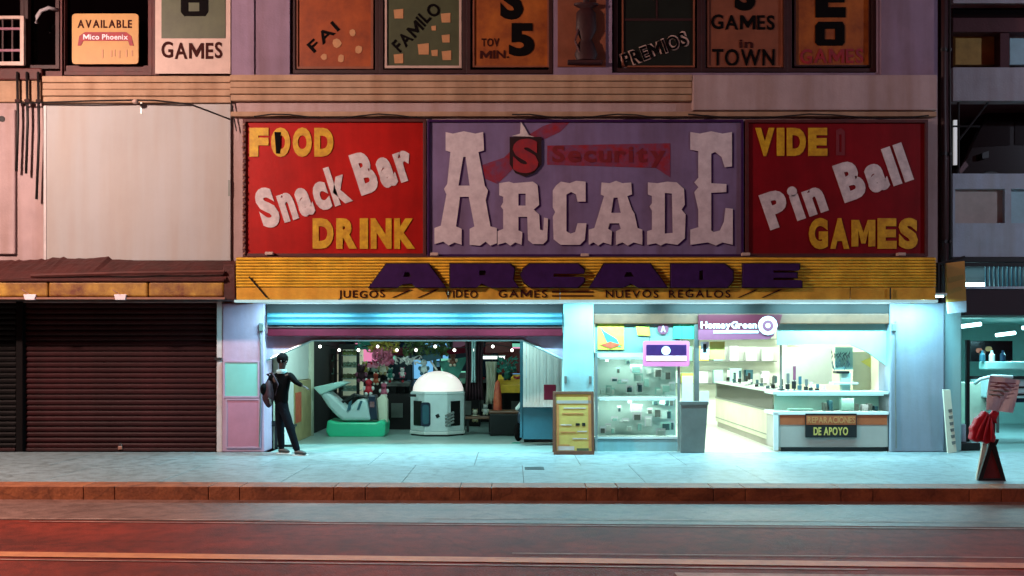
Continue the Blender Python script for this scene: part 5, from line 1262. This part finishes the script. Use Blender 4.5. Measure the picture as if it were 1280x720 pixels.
tag(MB().pbox(1208, 1212.5, 425, 562, .35, .06).build('post', 'black', bevel=.006), 'slim black post at the front of the right shop', 'post')
t = thing('crate', 'dark low crate beside the slim black post', 'crate', (X(1210, .3), .3, 0))
MB().pbox(1198, 1226, 553, 564, .2, .3).build('tub', 'black', t, bevel=.02)
MB().pbox(1202, 1208, 530, 553, .3, .1).build('bottle', 'concrete_blue', t, bevel=.02)
# leaning banner strip
bs = thing('leaning_banner', 'tall narrow cream board with dark marks leaning at the right pier', 'banner', (X(1188, -.15), -.15, 0))
MB().pprism([(1179, 487), (1188, 487), (1196, 565), (1185, 567)], (), -.15, .04).build('board', 'cream', bs, bevel=.005)
for k in range(6): MB().pprism([(1185 + k * .9, 512 + k * 8), (1190 + k * .9, 511 + k * 8), (1190 + k * .9, 515 + k * 8), (1186 + k * .9, 516 + k * 8)], (), -.156, .006).build('mark', 'steel_grey', bs)

# caution stand in front at right: black A-frame, red cloth, placard
Y = -3.0
cs_ = thing('warning_stand', 'black framed triangular stand with red panel on the pavement edge', 'warning stand', (X(1240, Y), Y, 0))
Yc = YG(601); 
MB().pprism([(1222, 602), (1239, 548), (1243, 548), (1258, 602)], [[(1229, 598), (1240, 562), (1252, 598)]], Yc, .04).build('frame', 'black', cs_, bevel=.005)
MB().pprism([(1229, 598), (1240, 561), (1252, 598)], (), Yc + .01, .02).build('panel', 'red_deep', cs_)
MB().pprism([(1222, 602), (1226, 602), (1243, 548), (1239, 548)], (), Yc + .38, .03).xform(lambda p: (p.x, p.y - max(0, p.z) * .25, p.z)).build('rear_leg', 'black', cs_)
MB().pprism([(1220, 602), (1224, 602), (1236, 548), (1230, 548)], (), Yc + .1, .03).build('side_leg', 'cream', cs_)
MB().tube([(X(1243, Yc), Yc + .03, Z(551, Yc)), (X(1244, Yc), Yc + .03, Z(510, Yc))], .02, 8).build('pole', 'red_deep', cs_)
# red cloth draped at the pole
def blob(c, rx, ry, rz, seed, amp=.22, n=22, k=14):
    random.seed(seed); mb = MB().ball(c, rx, ry, rz, n, k); ph_ = [random.uniform(0, 6) for _ in range(6)]
    def fn(p):
        d = p - Vector(c); a = 1 + amp * (math.sin(d.x / rx * 4 + ph_[0]) * .5 + math.sin(d.z / rz * 5 + ph_[1]) * .4 + math.sin(d.y / ry * 4 + ph_[2] + d.x * 9) * .4) * .6
        return Vector(c) + d * a
    return mb.xform(fn)
rb = thing('red_bag', 'bright red plastic bag hanging from the warning stand', 'bag', (X(1228, Yc), Yc, Z(553, Yc)))
MB().pprism([(1214, 549), (1216, 541), (1215, 535), (1219, 530), (1222, 523), (1227, 520), (1232, 513), (1237, 517), (1241, 525), (1243, 531), (1243, 539), (1246, 547), (1244, 554), (1239, 552), (1236, 556), (1229, 552), (1222, 553)], (), Yc - .03, .12).build('sack', 'red_bag', rb, bevel=.03)
for pts in ([(1219, 548), (1225, 533), (1232, 518)], [(1228, 550), (1231, 536), (1235, 520)], [(1238, 550), (1238, 537), (1237, 522)]):
    MB().tube([(X(a, Yc), Yc - .032, Z(b_, Yc)) for a, b_ in pts], [.016, .02, .008], 6).build('fold', 'red_bag', rb, smooth=True)
MB().pprism([(1236, 520), (1243, 512), (1250, 516), (1246, 524), (1247, 530), (1241, 527)], (), Yc - .02, .05).build('handle', 'red_bag', rb, bevel=.012)
pcd = thing('placard', 'crumpled white placard with faint pink writing above the warning stand', 'placard', (X(1250, Yc), Yc, Z(515, Yc)))
v = []; nn = 10
qa, qb, qc, qd = (1236, 469), (1274, 475), (1265, 516), (1231, 512)
for i in range(nn + 1):
    for j in range(nn + 1):
        u, w_ = i / nn, j / nn
        px = (qa[0] * (1 - u) + qb[0] * u) * (1 - w_) + (qd[0] * (1 - u) + qc[0] * u) * w_; py = (qa[1] * (1 - u) + qb[1] * u) * (1 - w_) + (qd[1] * (1 - u) + qc[1] * u) * w_
        v.append((X(px, Yc), Yc - .02 + .012 * math.sin(u * 9 + w_ * 4), Z(py, Yc)))
pc = MB().raw(v, [(i * (nn + 1) + j, (i + 1) * (nn + 1) + j, (i + 1) * (nn + 1) + j + 1, i * (nn + 1) + j + 1) for i in range(nn) for j in range(nn)]).build('sheet', 'leaflet', pcd)
pc.modifiers.new('s', 'SOLIDIFY').thickness = .006
for k, (a, b_) in enumerate(((1238, 1270), (1238, 1268), (1237, 1262), (1236, 1255))):
    yq = 477 + k * 5; MB().pprism([(a, yq), (b_, yq + 2), (b_, yq + 3.2), (a, yq + 1.2)], (), Yc - .042, .006).build('writing', 'sign_rose' if k < 2 else 'header_grey', pcd)
MB().tube([(X(1244, Yc), Yc + .03, Z(516, Yc)), (X(1246, Yc), Yc + .03, Z(472, Yc))], .012, 6).build('stick', 'wood_brown', pcd)

# ================================================================== PERSON
random.seed(2)
def skinned(name, verts, edges, radii, m, parent, root=0, sub=2):
    off = wloc(parent)
    me = bpy.data.meshes.new(name); me.from_pydata([tuple(Vector(p) - off) for p in verts], edges, [])
    o = bpy.data.objects.new(name, me); C.objects.link(o); o.parent = parent
    md = o.modifiers.new('skin', 'SKIN'); md.use_smooth_shade = True; md.branch_smoothing = .6
    sl = me.skin_vertices[0].data if me.skin_vertices else None
    if sl is None:
        bm = bmesh.new(); bm.from_mesh(me); bm.verts.layers.skin.verify(); bm.to_mesh(me); bm.free(); sl = me.skin_vertices[0].data
    for i, r_ in enumerate(radii):
        rx, ry = r_ if isinstance(r_, tuple) else (r_, r_); sl[i].radius = (rx, ry); sl[i].use_root = (i == root)
    s_ = o.modifiers.new('sub', 'SUBSURF'); s_.levels = sub; s_.render_levels = sub
    me.materials.append(M[m]); return o
PY = -.35
pe = thing('person', 'person in dark clothes with maroon backpack mid stride, arm stretched towards the arcade', 'person', (X(356, PY), PY, 0))
def J(px, py, dy=0.): return (X(px, PY), PY + dy, Z(py, PY))
J_ = dict(pel=J(352, 511), sp=J(351, 495), ch=J(350, 476, .0), nk=J(352, 463, .0), hd=J(354, 452, -.02), ht=J(355, 445, -.02),
          shR=J(363, 468, -.02), elR=J(371, 477, -.10), wrR=J(381, 482, -.16), shL=J(340, 469, .02), elL=J(334, 484, .02), wrL=J(338, 496, -.12),
          hipR=J(356, 513, -.03), knR=J(365, 535, -.12), anR=J(375, 564, -.16), hipL=J(348, 513, .05), knL=J(349, 538, .08), anL=J(350, 563.5, .12))
names = ['pel', 'sp', 'ch', 'nk', 'hd', 'ht', 'shR', 'elR', 'wrR', 'shL', 'elL', 'wrL', 'hipR', 'knR', 'anR', 'hipL', 'knL', 'anL']
E = [('pel', 'sp'), ('sp', 'ch'), ('ch', 'nk'), ('nk', 'hd'), ('hd', 'ht'), ('ch', 'shR'), ('shR', 'elR'), ('elR', 'wrR'), ('ch', 'shL'), ('shL', 'elL'), ('elL', 'wrL'),
     ('pel', 'hipR'), ('hipR', 'knR'), ('knR', 'anR'), ('pel', 'hipL'), ('hipL', 'knL'), ('knL', 'anL')]
rad = dict(pel=.12, sp=.12, ch=.14, nk=.045, hd=.078, ht=.06, shR=.058, elR=.038, wrR=.026, shL=.058, elL=.038, wrL=.026, hipR=.078, knR=.062, anR=.045, hipL=.078, knL=.062, anL=.045)
def sub_skin(name, keys, m, grow, extra=None):
    ks = [k for k in names if k in keys]; ed = [(ks.index(a), ks.index(b_)) for a, b_ in E if a in ks and b_ in ks]
    return skinned(name, [J_[k] for k in ks], ed, [rad[k] * grow + .004 for k in ks], m, pe)
sub_skin('body', names, 'skin', .86)
sub_skin('jacket', ['pel', 'sp', 'ch', 'nk', 'shR', 'elR', 'wrR', 'shL', 'elL', 'wrL'], 'dark_cloth', 1.12)
sub_skin('trousers', ['pel', 'sp', 'hipR', 'knR', 'anR', 'hipL', 'knL', 'anL'], 'denim', 1.06)
for w_, dx, dz in (('wrR', .055, -.02), ('wrL', .03, -.05)):
    b0 = Vector(J_[w_]); d = Vector((dx, -.03, dz)).normalized(); sd = Vector((0, 1, 0)) if abs(d.y) < .8 else Vector((1, 0, 0)); sd = (sd - d * sd.dot(d)).normalized(); up = d.cross(sd)
    vs = [b0, b0 + d * .045, b0 + d * .075]; ed = [(0, 1), (1, 2)]; rs = [.022, (.034, .018), (.034, .016)]
    for q in range(4):
        o_ = sd * (-.027 + .018 * q); L_ = (.062, .072, .068, .052)[q]; i0 = len(vs)
        vs += [b0 + d * .078 + o_, b0 + d * (.078 + L_ * .5) + o_ - up * .006, b0 + d * (.078 + L_) + o_ - up * .02]; ed += [(2, i0), (i0, i0 + 1), (i0 + 1, i0 + 2)]; rs += [.0095, .0088, .0075]
    i0 = len(vs); vs += [b0 + d * .04 + sd * -.04, b0 + d * .07 + sd * -.06]; ed += [(1, i0), (i0, i0 + 1)]; rs += [.011, .009]
    skinned('hand', vs, ed, rs, 'skin', pe, 0, 1)
hd = Vector(J_['hd'])
MB().ball((hd.x - .012, hd.y + .02, hd.z + .045), .095, .105, .10).build('hair', 'hair', pe, smooth=True)
fc = MB()
f_o = Vector((hd.x + .06, hd.y - .055, hd.z))
fc.ball((f_o.x + .012, f_o.y - .012, f_o.z - .005), .014, .016, .022, 8, 6)
fc.build('nose', 'skin', pe, smooth=True)
for s_ in (-1, 1): MB().ball((f_o.x + s_ * .02 - .005, f_o.y + s_ * .02, f_o.z + .018), .006, n=8, k=6).build('eye', 'black', pe, smooth=True)
MB().ball((f_o.x + .0, f_o.y - .0, f_o.z - .042), .02, .02, .006, 8, 6).build('mouth', 'maroon_cloth', pe, smooth=True)
MB().ball((hd.x - .01, hd.y - .088, hd.z), .012, .012, .025, 8, 6).build('ear', 'skin', pe, smooth=True)
MB().lathe((J_['nk'][0], J_['nk'][1], J_['nk'][2] - .05), [(.07, .0), (.085, .02), (.08, .05), (.06, .07), (.05, .07)], 18).build('scarf', 'scarf', pe, smooth=True)
for a, dd in (('anR', (.11, -.04)), ('anL', (.1, -.03))):
    p_ = Vector(J_[a]); q_ = p_ + Vector((dd[0], dd[1], 0))
    pts = [(p_.x - .05, p_.y, .045), (p_.x, p_.y, .05), ((p_.x + q_.x) / 2, (p_.y + q_.y) / 2, .045), (q_.x, q_.y, .035), (q_.x + .04, q_.y - .015, .028)]
    skinned('shoe', pts, [(0, 1), (1, 2), (2, 3), (3, 4)], [.038, .045, .044, .038, .022], 'shoe', pe, 1, 2)
    MB().box(p_.x - .08, q_.x + .055, p_.y - .06, p_.y + .03, .0, .014).build('sole', 'white', pe, bevel=.006)
bk = thing('backpack', 'bulging dark maroon backpack carried at the hip by the person', 'backpack', (X(336, PY), PY + .05, Z(510, PY)))
blob((X(337, PY), PY - .06, Z(493, PY)), .10, .11, .2, 3).build('sack', 'maroon_cloth', bk, smooth=True)
blob((X(332, PY), PY - .12, Z(486, PY)), .06, .06, .09, 8).build('pocket', 'dark_cloth', bk, smooth=True)
MB().tube([J(340, 474, .08), J(334, 468, .0), J(342, 466, -.08), J(350, 480, -.13), J(346, 494, -.1)], .014, 6).build('strap', 'maroon_cloth', bk, smooth=True)
st_ = thing('folding_stool', 'black folding stool behind the striding person', 'stool', (X(336, .5), .5, 0))
SY = .5
MB().pprism([(320, 527), (347, 526), (348, 533), (321, 534)], (), SY - .05, .26).build('seat', 'black', st_, bevel=.012)
for a, b_ in ((344, -.03), (366, -.02)):
    MB().box(X(a, SY), X(a + 3, SY), SY + b_, SY + b_ + .03, 0, Z(533, SY)).build('leg', 'black', st_)
MB().pbox(346, 368, 531, 534, SY - .03, .2).build('rail', 'black', st_)
MB().pbox(344, 369, 556, 559, SY - .02, .03).build('stretcher', 'black', st_)
tag(MB().pbox(353, 362, 533, 552, .9, .02).build('small_poster', 'leaflet'), 'small pale poster seen between the legs of the stool', 'poster')

# ================================================================== STREET LAMP (stands left, just out of frame; its amber light is what washes the facade)
sl = thing('street_lamp', 'tall street lamp with amber head reaching over the road', 'street lamp', (-10.5, -5.0, RZ))
MB().tube([(-10.5, -4.6, 0), (-10.5, -4.6, 7.5), (-10.1, -6, 7.9), (-9.5, -6.5, 7.4)], [.11, .08, .06, .05], 12).build('pole', 'steel_grey', sl, smooth=True)
MB().lathe((-10.5, -4.6, 0), [(.001, .0), (.2, .0), (.2, .3), (.12, .4)], 16).build('foot', 'steel_grey', sl)
MB().box(-9.8, -9.2, -6.65, -6.35, 7.32, 7.44).build('head', 'steel_grey', sl, bevel=.03)
MB().box(-9.75, -9.25, -6.6, -6.4, 7.27, 7.319).build('lens', 'lamp_amber', sl)
spot('street_light', (-9.5, -6.5, 7.2), (1.0, -1.5, 1.5), STREET_W, (1, .70, .60), 150, .3)

def added_lamp_post(label, x, y, hx, hy, h, m_lens, power, color, tgt, cone):  # unseen lamps added to redden the road and brighten the right building
    t = thing('street_lamp', label, 'street lamp', (x, y, RZ), 'added unseen street lamps')
    MB().tube([(x, y, RZ), (x, y, h - .6), (x + (hx - x) * .4, y + (hy - y) * .4, h + .05), (hx, hy, h + .1)], [.11, .08, .06, .05], 12).build('pole', 'steel_grey', t, smooth=True)
    MB().box(hx - .3, hx + .3, hy - .15, hy + .15, h + .02, h + .14).build('head', 'steel_grey', t, bevel=.03)
    MB().box(hx - .25, hx + .25, hy - .1, hy + .1, h - .02, h + .019).build('lens', m_lens, t)
    l_ = spot('street_light', (hx, hy, h - .08), tgt, power, color, cone, .2); return t
added_lamp_post('added unseen sodium lamp behind the camera on its left, reddening the road', -7, -20, -6.5, -14, 6.5, 'lamp_amber', 1000, (1, .36, .24), (-6.5, -13.0, 0), 108)
added_lamp_post('added unseen sodium lamp behind the camera on its right, reddening the road', 7, -20, 6.5, -14, 6.5, 'lamp_amber', 2300, (1, .32, .2), (6.5, -13.0, 0), 108)
added_lamp_post('added unseen cool white lamp past the parking building, brightening its front', 19, -4.5, 17, -7, 8, 'tube_white', 2600, (.72, .80, 1), (11, 0, 4.5), 82)
